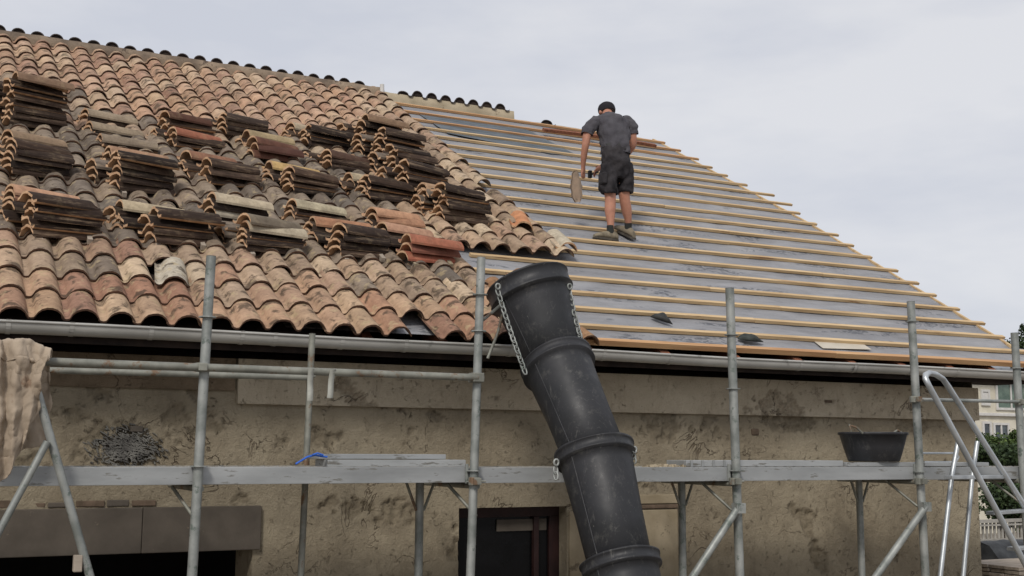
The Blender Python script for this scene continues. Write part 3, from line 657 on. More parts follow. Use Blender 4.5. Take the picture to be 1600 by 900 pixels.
# local axes: tile x (across) -> towards the eave, tile y (length) -> to the right, z -> up
TILT = radians(11)
def frame(psi, tilt, dr=0, dp=0):
    return Matrix.Rotation(tilt, 3, 'X') @ Matrix.Rotation(psi, 3, 'Z') @ Matrix(((0, 1, 0), (-1, 0, 0), (0, 0, 1))) @ Euler((dp, dr, 0)).to_matrix()
total = 0
for si, (v, px_, py_, topc, where, spec) in enumerate(ST):
    base0 = RP(0, v, .13); npl = Vector((0, cos(TILT), sin(TILT))); d_ = ray(px_, py_); P = O3 + d_*(npl.dot(base0-O3)/npl.dot(d_))
    up_ = Vector((0, -sin(TILT), cos(TILT))); X = P.x; hh_ = (P-base0).dot(up_)
    n = max(2, min(9, int(round(hh_/.064))+1)); sg = hh_/(n-1)
    if sg < .05: n = max(2, n-1); sg = hh_/(n-1)
    psi0 = radians(23 - 9*min(1, px_/650)) + RS.gauss(0, .04); fan = RS.uniform(.02, .09)
    Pb = Vector((X, base0.y, base0.z)); h0 = .13
    for k in range(n):                      # k = 0 at the bottom
        kt = n-1-k
        cw = spec.get(kt) if kt else topc
        if cw: col, word = cw; col = tint(col, .03, RS); me_ = RS.choice(plain_meshes)
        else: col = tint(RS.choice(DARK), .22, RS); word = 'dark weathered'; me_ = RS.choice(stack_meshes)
        psi = psi0 + RS.gauss(0, .022) + (RS.choice((-.12, .1, .0)) if kt == 0 else 0)
        Rm = frame(psi, TILT, RS.uniform(-.03, .03), -fan*k/n - RS.uniform(0, .02))
        o = bpy.data.objects.new('clay_tile', me_); S.collection.objects.link(o)
        A_ = Pb + up_*(sg*k) + Vector((RS.gauss(0, .012), RS.gauss(0, .007), RS.uniform(-.003, .003)))
        T_ = Matrix.Translation(A_ - Rm @ Vector((.246, 0, 0)))
        if not cw and RS.random() < .28: T_ = Matrix.Translation(A_ - Rm @ Vector((.246, 0, 0)) + Rm @ Vector((.242, .57, 0))); Rm = Rm @ Matrix.Rotation(pi, 3, 'Z')
        o.matrix_world = T_ @ Rm.to_4x4()
        o.color = col; tag(o, f"{ORD[kt]} tile, {word}, in the {where}", 'roof tile', 'tiles in the ' + where); total += 1
    if si in BEHIND:                        # a second pile close behind, set back to the left
        q_ = Vector((-sin(psi0)*.27-.07, cos(psi0)*.27, .0)); nb_ = max(2, n-2 if si != 9 else n-1)
        Pc = Pb + q_; Pc.z += .27*math.tan(TILT)*cos(psi0) + .035
        for k in range(nb_):
            psi = psi0 + RS.gauss(0, .05); Rm = frame(psi, TILT, RS.uniform(-.04, .04), -fan*k/n - RS.uniform(0, .02)); kt = nb_-1-k
            o = bpy.data.objects.new('clay_tile', RS.choice(stack_meshes)); S.collection.objects.link(o)
            A_ = Pc + up_*(sg*1.03*k) + Vector((RS.gauss(0, .018), RS.gauss(0, .012), RS.uniform(-.003, .003)))
            T_ = Matrix.Translation(A_ - Rm @ Vector((.246, 0, 0)))
            if RS.random() < .5: T_ = Matrix.Translation(A_ - Rm @ Vector((.246, 0, 0)) + Rm @ Vector((.242, .57, 0))); Rm = Rm @ Matrix.Rotation(pi, 3, 'Z')
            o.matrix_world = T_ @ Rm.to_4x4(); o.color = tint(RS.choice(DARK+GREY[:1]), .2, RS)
            tag(o, f"{ORD[kt]} tile of the pile hidden behind the {where}", 'roof tile', 'tiles behind the ' + where); total += 1
    # the short sawn blocks under the front stacks
    if v < 1.4 or (where.startswith('dark middle')):
        for dx, side in ((.05, 'left'), (.43, 'right')):
            dv_ = dx*sin(psi0)*.8; b = MB(); b.rbox(X+dx-.02, X+dx+.02, v-.03+dv_, v+.10+dv_, .075, .123); b.build('wood_block', M['stone'] if si % 2 else M['plank'], None, .003)
            o = bpy.data.objects[-1] if False else S.collection.objects[-1]
            tag(o, f"short pale wood block under {side} end of the {where}", 'wood block', 'blocks under the tile stacks')
print('stacked', total)
# loose shards lying on the slope near the stripped edge
for (x, y, c, lab) in ((868, 378, rgb(186, 178, 162), 'whitish loose tile at the lower tip of the tiled edge'), (800, 345, rgb(196, 140, 104), 'orange loose tile lying beside the rightmost dark stack'), (708, 240, rgb(48, 42, 40), 'small black tile piece overhanging the tiled edge onto battens')):
    X, v = oR(x, y, .12); o = bpy.data.objects.new('clay_tile', plain_meshes[0]); S.collection.objects.link(o)
    sc = .55 if x == 708 else 1
    o.matrix_world = Matrix.Translation(RP(X-.1, v-.2*sc, .115 if sc == 1 else .07)) @ (ROT @ Euler((-.08, .05, RS.uniform(-.35, -.1))).to_matrix()).to_4x4() @ Matrix.Diagonal((sc, sc, sc, 1))
    o.color = c; tag(o, lab, 'roof tile', 'loose tiles on the tiled edge')
bpy.context.view_layer.update()

# ------------------------------------------------------------------ scaffold
YO, YI = 7.84, 8.5
scaf = empty('scaffold', (5, YO, 0), 'galvanised steel scaffold with metal decks standing along the house wall', 'scaffold')
ZD = H-.135
def at(p, Y): return oY(p[0], p[1], Y)
def std(px1, px2, Y, r=.031, top=None, z0=0, mat='galv'):
    a = at(px1, Y); c = at(px2, Y); x = (a.x+c.x)/2
    k = (a.x-c.x)/(a.z-c.z)
    b = MB(); b.tube([(c.x+k*(z0-c.z), Y, z0), (a.x, Y, a.z)], r, 14, cap=False)
    b.tube([(a.x, Y, a.z), (a.x-k*.004, Y, a.z-.004)], r, 14)
    o = b.build('standard', M[mat], scaf)
    return a.x, k, o
POLES = [((330, 400), (300, 900), (458, 650+72/3.6*1)), ((752, 402), (735, 900), ()), ((1140, 450), (1156, 900), ()), ((1423, 471), (1446, 900), ()), ((1585, 520), (1598, 730), ())]
rings = [(495, 728), (460, 517, 590, 735, 752), (523, 607, 735, 790), (502, 622, 737, 790), (575, 626)]
for (a, c, _), rg in zip(POLES, rings):
    x, k, o = std(a, c, YO, .032 if a[0] < 900 else .036)
    ta = at(a, YO)
    for ry in rg:
        P = at((a[0]+(c[0]-a[0])*(ry-a[1])/(c[1]-a[1]), ry), YO); b = MB()
        b.lathe(P, (0, 0, 1), [(-.006, .030), (-.006, .058), (.002, .058), (.002, .030)], 8, smooth=False)
        b.build('ring', M['galv'], o)
    # wedge heads hold the rails
x4, k4, o4 = std((488, 521), (470, 900), YI, .024, mat='galv_old')
for p in ((656, 757), (1065, 750), (1342, 752)):
    a = at(p, YI); b = MB(); b.tube([(a.x, YI, 0), (a.x, YI, ZD-.11)], .032, 12); o = b.build('standard', M['galv'], scaf)
    for s in (-1, 1):
        b = MB(); b.tube([(a.x+s*.03, YI-.01, ZD-.33), (a.x+s*.12, YI-.01, ZD-.105)], .011, 6); b.build('gusset', M['galv_old'], o)
# transoms
for pa in (POLES):
    P = at(pa[0], YO); b = MB(); x = P.x; b.tube([(x, YO+.03, ZD-.13), (x, YI+.35, ZD-.13)], .022, 10); b.build('transom', M['galv_old'], scaf)
    b = MB(); b.tube([(x-.02, YO+.0, ZD-.34), (x-.14, YO+.25, ZD-.12)], .012, 6); b.build('gusset', M['galv_old'], scaf)
# decks
def deck(x0, x1, y0, y1, z=ZD, h=.10):
    b = MB(); b.box(x0, x1, y0, y0+.008, z-h, z+.004); b.box(x0, x1, y0, y0+.035, z-h-.004, z-h+.004); b.box(x0, x1, y1-.008, y1, z-h, z+.004); b.box(x0, x0+.008, y0+.008, y1-.008, z-h, z); b.box(x1-.008, x1, y0+.008, y1-.008, z-h, z)
    b.box(x0+.008, x1-.008, y0+.008, y1-.008, z-.012, z-.001, 1)
    o = b.build('deck_panel', [M['deckm'], M['decktop']], scaf, .003)
    n = int((x1-x0)/.10); b = MB()
    for i in range(n):
        for j in range(3): b.box(x0+.05+i*.1, x0+.11+i*.1, y0+.06+j*.09, y0+.075+j*.09, z-.002, z+.005)
    tag(b.build('anti_slip_ribs', M['decktop'], o), kind='stuff')
    return o
xp = [at((312, 740), YO).x, at((740, 740), YO).x, at((1149, 740), YO).x, at((1439, 740), YO).x, at((1593, 740), YO).x]
edges = [-.6, xp[1]-.015, xp[2]-.03, xp[3]-.03, xp[4]+.6]
for i in range(4):
    for j in range(2):
        y0 = YO+.045+j*.335; dz = (.006, 0, 0, -.004)[i]
        deck(edges[i]+.006, edges[i+1]-.006, y0, y0+.325, ZD+dz, .105)
# end fittings of the decks
for x in xp[1:4]:
    b = MB(); b.box(x-.05, x-.03, YO+.02, YO+.043, ZD-.11, ZD+.03); b.box(x+.03, x+.05, YO+.02, YO+.043, ZD-.11, ZD+.03); b.build('deck_hook', M['galv'], scaf, .003)
# rails
def tube_px(name, p, q, Y0, Y1, r, mat='galv', parent=None, n=12):
    b = MB(); b.tube([oY(p[0], p[1], Y0), oY(q[0], q[1], Y1)], r, n); return b.build(name, M[mat], parent or scaf)
tube_px('guard_rail', (45, 564), (746, 590), YO-.05, YO-.05, .026, 'galv_old')
tube_px('guard_rail', (60, 578), (482, 590), YI-.05, YI-.05, .022, 'galv_old')
tube_px('guard_rail', (1428, 624), (1600, 628), YO-.04, YO-.04, .016)
tube_px('brace', (45, 566), (142, 905), YO-.11, YO-.11, .026)
tube_px('brace', (74, 690), (-12, 850), YO-.15, YO-.15, .022)
tube_px('brace', (1154, 792), (1070, 920), YO-.07, YO-.07, .030)
tube_px('brace', (1446, 792), (1355, 920), YO-.07, YO-.07, .032)
for p in ((1155, 792), (1446, 790)):
    P = oY(p[0], p[1], YO-.07); b = MB(); b.lathe(P-Vector((0, .05, 0)), (0, 1, 0), [(0, 0.001), (0, .02), (.1, .02)], 10); b.box(P.x-.045, P.x+.045, P.y-.028, P.y+.04, P.z-.05, P.z+.03); b.build('brace_clamp', M['galv'], scaf, .008)
for p in ((742, 590), (770, 522), (440, 580)):
    P = oY(p[0], p[1], YO-.03)
    if p[0] == 742: b = MB(); b.box(P.x-.03, P.x+.06, YO-.07, YO+.03, P.z-.035, P.z+.035); b.build('coupler', M['galv_old'], scaf, .008)
P = oY(388, 868, YO-.11); P = oY(128, 880, YO-.11); b = MB(); b.box(P.x-.05, P.x+.0, P.y-.03, P.y+.03, P.z-.05, P.z+.05); b.build('coupler', M['plank'], scaf, .006)
for (px1, py1, Yr) in ((314, 574, YO-.02), (1429, 624, YO-.02), (1592, 628, YO-.02), (484, 584, YI-.02), (1147, 752, YO-.03), (1437, 752, YO-.03), (741, 752, YO-.03)):
    P = oY(px1, py1, Yr); b = MB(); b.lathe(P-Vector((0, 0, .028)), (0, 0, 1), [(0, .03), (0, .043), (.056, .043), (.056, .03)], 10, smooth=False); b.box(P.x-.028, P.x+.028, P.y-.066, P.y-.04, P.z-.024, P.z+.024)
    b.tube([P+Vector((.034, -.03, 0)), P+Vector((.075, -.03, 0))], .008, 6); b.build('coupler', M['galv_old'], scaf, .003)
# hook tie from the pole to the eave
b = MB(); b.tube([oY(755, 500, YO+.1), oY(790, 470, 8.2), oY(778, 520, 8.3), oY(762, 560, 8.3)], .012, 8); b.build('tie_rod', M['galv_old'], scaf)
# two strips hanging from the rail
def strip(p, q, w, lab):
    a = oY(p[0], p[1], YO-.085); c = oY(q[0], q[1], YO-.085); b = MB(); n = 6; F_ = []
    for i in range(n+1):
        t = i/n; P = a.lerp(c, t); P.y += .012*sin(t*5) + (.0 if i else .0)
        F_ += [P+Vector((-w/2, 0, 0)), P+Vector((w/2, .006, 0))]
    Bq = [f+Vector((0, .006, 0)) for f in F_]; k = len(F_)
    fs = [(2*i, 2*i+2, 2*i+3, 2*i+1) for i in range(n)]; b.add(F_+Bq, fs + [tuple(x+k for x in f)[::-1] for f in fs] + [(2*i, k+2*i, k+2*i+2, 2*i+2) for i in range(n)] + [(2*i+1, 2*i+3, k+2*i+3, k+2*i+1) for i in range(n)], 0, True)
    tag(b.build('hanging_strip', M['tagm'], None), lab, 'strip', 'grey strips on the guard rail')
strip((487, 576), (484, 626), .042, 'grey strip wrapped round the thin pole at the guard rail')
strip((521, 577), (515, 622), .042, 'grey strip hanging slanted from the guard rail right of the thin pole')

# spare deck panels lying on the deck
def spare(name, p, q, y0, y1, z0, h, lab, hollow=0):
    a = oY(*p, y0).x; c = oY(*q, y0).x; t = empty(name, (a, y0, z0), lab, 'deck panel', 'spare metal panels on the scaffold')
    b = MB(); b.box(a, c, y0, y0+.02, z0, z0+h); b.box(a, c, y1-.02, y1, z0, z0+h); b.box(a, a+.03, y0+.02, y1-.02, z0, z0+h); b.box(c-.03, c, y0+.02, y1-.02, z0, z0+h); b.build('frame', M['deckm'], t, .004)
    b = MB(); b.box(a+.03, c-.03, y0+.02, y1-.02, z0+h-.014, z0+h-.003); b.build('plate', M['alu'], t)
    if hollow:
        b = MB()
        for i in range(hollow): x_ = a+.04+i*.11; b.box(x_, x_+.02, y0-.012, y0-.001, z0, z0+h)
        b.build('slot_rib', M['deckm'], t)
spare('spare_deck', (512, 720), (728, 728), 8.0, 8.28, ZD+.008, .05, 'longer grey metal panel lying flat on the left deck')
spare('spare_deck', (498, 712), (697, 716), 8.07, 8.36, ZD+.062, .035, 'shorter metal panel stacked on the longer grey panel')
spare('spare_deck', (1072, 725), (1318, 735), 7.98, 8.26, ZD+.006, .05, 'slotted metal panel lying between middle pole and black tub', 4)
spare('spare_deck', (1326, 730), (1432, 735), 7.93, 8.26, ZD+.006, .035, 'thin metal panel beneath the black tub', 0)
spare('spare_deck', (1446, 730), (1546, 737), 7.93, 8.2, ZD+.006, .035, 'thin metal panel right of the rightmost tall pole, near ladder', 0)
# blue strap
b = MB(); b.tube([oY(x, y, 8.0) for x, y in ((462, 725), (472, 719), (480, 714), (492, 711), (503, 713), (511, 714))], .014, 8, flat=.5); b.tube([oY(x, y, 7.97) for x, y in ((488, 711), (496, 708), (505, 711))], .012, 8, flat=.5)
tag(b.build('strap', M['blue'], None), 'blue strap curled beside the stacked metal panels', 'strap')
# rubble crumbs
b = MB(); rr = random.Random(3)
for k in range(60):
    P = oY(rr.uniform(1005, 1075), 728, rr.uniform(7.95, 8.4)); s = rr.uniform(.006, .022); c = Vector((P.x, P.y, ZD+s*.5))
    b.hexa([c+Vector((dx*s*rr.uniform(.6, 1.2), dy*s*rr.uniform(.6, 1.2), dz*s*rr.uniform(.4, .8))) for dz in (-1, 1) for dx, dy in ((-1, -1), (1, -1), (1, 1), (-1, 1))])
tag(b.build('rubble', M['mortar2'], None), 'crumbs of broken tile scattered on deck right of the chute', 'rubble', kind='stuff')

# ------------------------------------------------------------------ mortar tub
yt = 8.1; a = oY(1313, 676, yt); c = oY(1413, 676, yt); cx = (a.x+c.x)/2; R = (c.x-a.x)/2*.80; zb = ZD+.046; zt = oY(1363, 675, yt-R).z
tub = empty('mortar_tub', (cx, yt, zb), 'black round mortar tub dusted with cement on the right deck', 'tub')
hh = zt-zb
b = MB(); b.lathe((cx, yt, zb), (0, 0, 1), [(0, .001), (0, R*.70), (.01, R*.735), (hh*.5, R*.86), (hh-.02, R*.955), (hh-.02, R), (hh, R*1.0), (hh+.004, R*.985), (hh, R*.95), (hh*.5, R*.83), (.015, R*.7), (.015, .001)], 40); b.build('body', M['rubber'], tub)
for s, pp in ((-1, ((1330, 674), (1327, 664), (1338, 668), (1348, 677))), (1, ((1394, 678), (1402, 672), (1409, 676)))):
    b = MB(); b.tube([oY(x, y, yt-R*.55) for x, y in pp], .009, 8); b.build('handle', M['galv_old'], tub)

# ------------------------------------------------------------------ rubble chute
C = [oY(831, 462, 8.25), oY(873, 575, 8.02), oY(931, 715, 7.50), oY(971, 888, 7.15)]
C.append(C[3] + (C[3]-C[2])*1.0); C.append(C[4]+(C[4]-C[3])*.9)
RAD = [.345, .292, .295, .285, .285, .285]
DTX = bpy.data.textures.new('dents', 'CLOUDS'); DTX.noise_scale = .28; DTX.noise_depth = 1
chute = empty('rubble_chute', (C[-1].x, C[-1].y, 0), 'black plastic rubble chute of nested buckets hanging from the eave', 'rubble chute')
for i in range(5):
    p, q = C[i], C[i+1]
    if q.z < .3 and i > 3: q = p + (q-p)*.8
    ax = (q-p).normalized(); L = (q-p).length; R = RAD[i]; b = MB()
    R2 = RAD[i+1]*.77
    lp = .115 if i == 0 else .062
    b.lathe(p, ax, [(.015, R*.88), (-lp+.007, R*.95), (-lp, R*.98), (-lp, R*1.01), (-lp+.012, R*1.01), (-lp+.016, R*.985), (.0, R*.975), (.006, R*1.0), (.020, R*1.0), (.024, R*.90), (.10, R*.885), (L*.5, (R*.88+R2)/2), (L+.10, R2), (L+.10, R2-.012), (L*.5, (R*.88+R2)/2-.012), (.015, R*.87)], 48)
    sec = b.build('chute_section', M['rubber'], chute)
    dm = sec.modifiers.new('dents', 'DISPLACE'); dm.texture = DTX; dm.strength = .022; dm.mid_level = .5; dm.texture_coords = 'GLOBAL'
    # moulded seam
    side = ax.cross(Vector((0, 1, 0))).normalized()
    b = MB(); fr = side.cross(ax).normalized()
    if fr.y > 0: fr = -fr
    def onr(t, d, rr): return p + ax*d + (side*cos(t)+fr*sin(t))*rr
    for t in (.3, 2.84):
        b = MB(); b.tube([onr(t, .03, R*.89), onr(t, L*.5, (R*.88+R2)/2+.002), onr(t, L*.98, R2+.002)], .006, 6)
        b.build('seam', M['rubber'], sec)
    # ear brackets at the rim
    for t in (.0, pi):
        e0 = onr(t, .02, R*1.02); b = MB(); b.lathe(e0-Vector((0, .03, 0)), (0, 1, 0), [(0, .001), (0, .035), (.06, .035), (.06, .001)], 12); b.build('lug', M['rubber'], sec)
def chain(p, q, name='chain', n=15, sag=.02):
    d = (q-p); ax = d.normalized(); L = d.length; l = L/n
    hk = MB(); hk.tube([p+Vector((0.018*cos(t), -.01, .02+.022*sin(t))) for t in [2*pi*k/10 for k in range(11)]], .008, 6); par = hk.build(name, M['galv'], chute)
    s1 = ax.cross(Vector((0, 1, 0))).normalized(); s2 = ax.cross(s1)
    for k in range(n):
        b = MB(); c = p + d*((k+.5)/n) + Vector((0, 0, -sag*sin(pi*(k+.5)/n))); s = s1 if k % 2 == 0 else (s1*.5+s2*.85).normalized(); hl = l*.66; w = .016; pts = []
        for j in range(13):
            t = 2*pi*j/12; u = cos(t); pts.append(c + ax*(hl*max(-1, min(1, u*1.15))) + s*w*sin(t))
        b.tube(pts, .0058, 6, cap=False); b.build('link', M['galv'], par)
chain(oY(777, 452, 8.0), oY(821, 583, 7.75))
chain(oY(889, 452, 8.0), oY(909, 534, 7.85), n=11)
chain(oY(868, 727, 7.35), oY(869, 745, 7.33), n=2)
chain(oY(990, 707, 7.35), oY(991, 720, 7.33), n=2)

# ------------------------------------------------------------------ access ladder
lad = empty('access_ladder', (oY(1600, 880, 7.5).x, 7.6, 0), 'aluminium step ladder with looped handrail top leaning against the right deck', 'ladder')
def path(pxs, r, mat, name, parent):
    b = MB(); b.tube([oY(x, y, Y) for x, y, Y in pxs], r, 12); return b.build(name, M[mat], parent)
ya, yb_ = 7.35, 7.65
top = [(1600+24, 878+44, ya), (1600, 878, ya), (1540, 766, ya), (1480, 655, ya), (1452, 604, ya), (1446, 592, ya), (1446, 586, ya+.05), (1452, 583, ya+.12), (1462, 585, ya+.2), (1473, 592, yb_-.03), (1481, 603, yb_), (1520, 664, yb_), (1560, 727, yb_), (1600, 790, yb_), (1640, 853, yb_)]
path(top, .026, 'alu', 'handrail', lad)
path([(1497, 690, 7.7), (1487, 744, 7.68), (1468, 910, 7.6)], .022, 'alu', 'leg', lad)
path([(1527, 690, 7.9), (1519, 744, 7.88), (1504, 910, 7.8)], .022, 'alu', 'leg', lad)
for (p, q) in (((1488, 745, 7.45), (1571, 744, yb_)), ((1553, 801, 7.40), (1607, 797, yb_)), ((1586, 857, 7.37), (1640, 853, yb_))):
    a = oY(*p); c = oY(*q); b = MB(); d = Vector((0, .0, .022)); e_ = Vector((0, .09, 0))
    b.hexa([a-d, c-d, c-d+e_, a-d+e_, a+d*.4, c+d*.4, c+d*.4+e_, a+d*.4+e_]); b.build('tread', M['alu'], lad, .004)
path([(1440, 708, 8.2), (1494, 708, 8.2), (1498, 714, 8.2), (1494, 722, 8.2), (1444, 722, 8.2)], .010, 'alu', 'bar', lad)

# ------------------------------------------------------------------ cloth on the rail end
def cloth():
    n, m_ = 34, 60; vs = []; fs = []
    P0 = oY(50, 566, YO-.05); zt = P0.z+.10; cx = P0.x-.13
    for j in range(m_+1):
        t = j/m_                        # 0 front hem, .62 over the rail, 1 back hem
        for i in range(n+1):
            u = i/n-.5
            if t < .62:
                s = t/.62; z = zt - (1-s)*.86*(1 - .50*abs(u+.02)*1.6 + .06*sin(u*9)); wd = .50 + .06*sin(s*5+1) - .20*(1-s); y = YO-.16
            else:
                s = (1-t)/.38; z = zt - (1-s)*.66*(1-.2*abs(u)); wd = .52; y = YO+.06
            if t < .62: bulge = sin(min(1, s)*pi)*.02
            else: bulge = 0
            ft = 1 - abs(t-.62)/.38; 
            rnd = max(0, 1-abs(t-.62)/.07); z -= 0.055*(1-rnd)*(rnd > 0); y += (0.10*(t-.55)/.14 if .55 < t < .69 else 0)*(1 if t < .62 else 0)
            z += .05*cos(u*3.2)*max(0, 1-abs(t-.62)/.3) + .03*noise.noise(Vector((u*5, t*4, 3)))
            fold = .075*noise.noise(Vector((u*7+1.3*t, t*2.1, 0))) + .014*sin(u*13+7*t+5*noise.noise(Vector((u*3, t*3, 7)))) * (.4+.6*(1-rnd)) + .02*noise.noise(Vector((u*14, t*9, 2)))
            vs.append((cx + u*wd + .02*noise.noise(Vector((t*5, u*3, 5))) - .03*(1-min(1, t/.62)), y + fold - bulge, z))
    for j in range(m_):
        for i in range(n): q = j*(n+1)+i; fs.append((q, q+1, q+n+2, q+n+1))
    b = MB(); b.add(vs, fs, 0, True); o = b.build('cloth', M['cloth'], None)
    so_ = o.modifiers.new('thick', 'SOLIDIFY'); so_.thickness = .012; sb = o.modifiers.new('sub', 'SUBSURF'); sb.levels = sb.render_levels = 1
    fx = bpy.data.textures.new('folds', 'CLOUDS'); fx.noise_scale = .09; fx.noise_depth = 3; dm = o.modifiers.new('folds', 'DISPLACE'); dm.texture = fx; dm.strength = .05; dm.texture_coords = 'GLOBAL'
    tag(o, 'beige cloth draped in heavy folds over the left rail end', 'cloth')
cloth()

# ------------------------------------------------------------------ bits on the membrane
def lump(name, px, L, W, Hh, mat, seed, lab, cat, ang):
    X, v = oR(*px, .02); b = MB(); vs = []; nu, nw = 14, 10
    for i in range(nu+1):
        s = i/nu; rr = max(.05, sin(pi*min(1, s*1.02)))**.6*(1-.35*s)
        for j in range(nw):
            t = 2*pi*j/nw; k = 1+.35*noise.noise(Vector((s*4, cos(t)*1.5, sin(t)*1.5+seed)))
            a_ = (s-.5)*L; c_ = cos(t)*W*rr*k; h_ = max(-.002, .5*Hh*(1+sin(t))*rr*k)
            vs.append(RP(X + a_*cos(ang)-c_*sin(ang), v + a_*sin(ang)+c_*cos(ang), .012+h_))
    b.add(vs, [(i*nw+j, (i+1)*nw+j, (i+1)*nw+(j+1) % nw, i*nw+(j+1) % nw) for i in range(nu) for j in range(nw)], 0, True); b.add(vs[:nw], [tuple(range(nw))]); b.add(vs[-nw:], [tuple(range(nw))[::-1]])
    return tag(b.build(name, mat, None), lab, cat)
M['blk'] = pmat('black_leather', rgb(34, 34, 34), rgb(58, 58, 56), 12, .7, bs=.5, fine=20)
M['blk2'] = pmat('greenish_black_cloth', rgb(40, 44, 42), rgb(66, 70, 66), 9, .85, bs=.6, bd=.02, fine=14)
lump('work_glove', (1034, 500), .22, .055, .075, M['blk'], 1, 'small black glove lying on the membrane near the chute', 'glove', -.75)
lump('rag', (1173, 531), .28, .075, .07, M['blk2'], 4, 'crumpled dark rag on the lowest strip of membrane beside the pole', 'rag', -.12)

# ------------------------------------------------------------------ the roofer
FX, FV = oR(960, 372, .02); YP = RP(FX, FV).y
def J(x, y, dy=0): return oY(x, y, YP+dy)
person = empty('person', RP(FX, FV, 0), 'man in grey T-shirt, black shorts and cap standing on the battens, back to us', 'person')
def skin_obj(name, pts, edges, mat, root=0, sub=2, smooth=True):
    me = bpy.data.meshes.new(name); me.from_pydata([tuple(p[0]) for p in pts], edges, []); me.materials.append(mat)
    o = lnk(name, me, None); put(o, person)
    sk = o.modifiers.new('skin', 'SKIN'); sk.use_smooth_shade = True; sk.branch_smoothing = .4
    if not me.skin_vertices: me.skin_vertices.new(name='')
    d = me.skin_vertices[0].data
    for i, (p, r) in enumerate(pts):
        d[i].radius = r if isinstance(r, tuple) else ((r, r) if r < .02 else (r*1.15, r*1.15)); d[i].use_root = (i == root)
    s = o.modifiers.new('sub', 'SUBSURF'); s.levels = s.render_levels = sub
    return o
# body: pelvis root
B = [ (J(963, 250, .02), (.11, .08)), (J(962, 228, .03), (.12, .09)), (J(958, 205, .10), (.13, .10)), (J(956, 191, .17), (.10, .08)),   # 0..3 pelvis, waist, chest, upper chest
      (J(950, 181, .24), .055), (J(948.5, 176, .29), .055), (J(948, 172.5, .32), (.075, .085)), (J(948, 171, .37), (.07, .085)),      # 4..7 neck, head
      (J(929, 193, .16), .050), (J(918, 205, .13), .050), (J(915, 226, .13), .040), (J(912, 245, .19), .034), (J(911, 260, .23), .025), (J(911, 266, .24), .030),  # 8..13 left arm
      (J(982, 193, .16), .050), (J(988, 206, .15), .050), (J(989, 228, .16), .042), (J(975, 246, .36), .034), (J(942, 259, .40), .026), (J(935, 264, .38), .028),    # 14..19 right arm
      (J(953, 262, .02), .07), (J(952, 288, .02), .07), (J(954, 312, .01), .058), (J(953, 328, .0), .062), (J(954, 346, -.02), .040), (J(954.5, 357, -.03), .034), (J(953.5, 366, -.03), .036),   # 20..26 left leg
      (J(973, 262, .02), .07), (J(974, 288, .03), .07), (J(976, 312, .04), .056), (J(979, 328, .07), .060), (J(981.5, 343, .09), .038), (J(982, 352, .11), .033), (J(981.5, 359, .11), .036)]   # 27..33
Eg = [(0,1),(1,2),(2,3),(3,4),(4,5),(5,6),(6,7),(3,8),(8,9),(9,10),(10,11),(11,12),(12,13),(3,14),(14,15),(15,16),(16,17),(17,18),(18,19),(0,20),(20,21),(21,22),(22,23),(23,24),(24,25),(25,26),(0,27),(27,28),(28,29),(29,30),(30,31),(31,32),(32,33)]
# fingers and thumbs join the palms in the same body
def hand(idx, wrist, dirn, spread, thumbd, curl):
    d = Vector(dirn).normalized(); s = Vector(spread).normalized(); c = Vector(curl)
    for k, (off, ln) in enumerate(((-.027, .062), (-.009, .072), (.009, .068), (.027, .054))):
        r0 = wrist + d*.035 + s*off; a = len(B)
        B.append((r0, .0105)); B.append((r0 + d*ln*.5 + c*.010, .0095)); B.append((r0 + d*ln*.85 + c*.032, .008))
        Eg.extend([(idx, a), (a, a+1), (a+1, a+2)])
    a = len(B); th = Vector(thumbd); B.append((wrist + th*.032 + d*.004, .0125)); B.append((wrist + th*.05 + d*.032, .0105)); Eg.extend([(idx, a), (a, a+1)])
hand(13, B[13][0], (.02, .05, -1), (.9, .4, 0), (.8, .5, -.2), (.5, .6, 0))
hand(19, B[19][0], (-.75, .0, -.6), (.3, .5, -.6), (-.3, .1, .9), (.2, 0, -1))
skin_obj('body', B, Eg, M['skin'], 0, 2)
# clothes are lofted shells round the body
def loft(b, rows, n=22, m=0, close=True, wr=0, seed=0):
    vs = []
    for k, (c, rx, ry) in enumerate(rows):
        for j in range(n):
            t = 2*pi*j/n; f = 1 + wr*noise.noise(Vector((cos(t)*2.2, sin(t)*2.2, k*.8+seed)))
            ex = .86; cx_, sx_ = cos(t), sin(t)
            vs.append(c + Vector((rx*f*math.copysign(abs(cx_)**ex, cx_), ry*f*math.copysign(abs(sx_)**ex, sx_), 0)))
    b.add(vs, [(k*n+j, k*n+(j+1) % n, (k+1)*n+(j+1) % n, (k+1)*n+j) for k in range(len(rows)-1) for j in range(n)], m, True)
b = MB()
rows = [(J(962, 240, .02), .168, .135), (J(962, 237, .02), .176, .142), (J(962, 230, .03), .172, .138), (J(961, 221, .05), .176, .140), (J(959, 210, .09), .190, .145), (J(957, 200, .12), .205, .148), (J(956, 192, .15), .215, .142), (J(955, 186.5, .17), .205, .14), (J(953, 182, .20), .165, .125), (J(951, 179.5, .23), .105, .095), (J(950, 179, .245), .066, .06)]
loft(b, rows, 28, 0, wr=.05, seed=3)
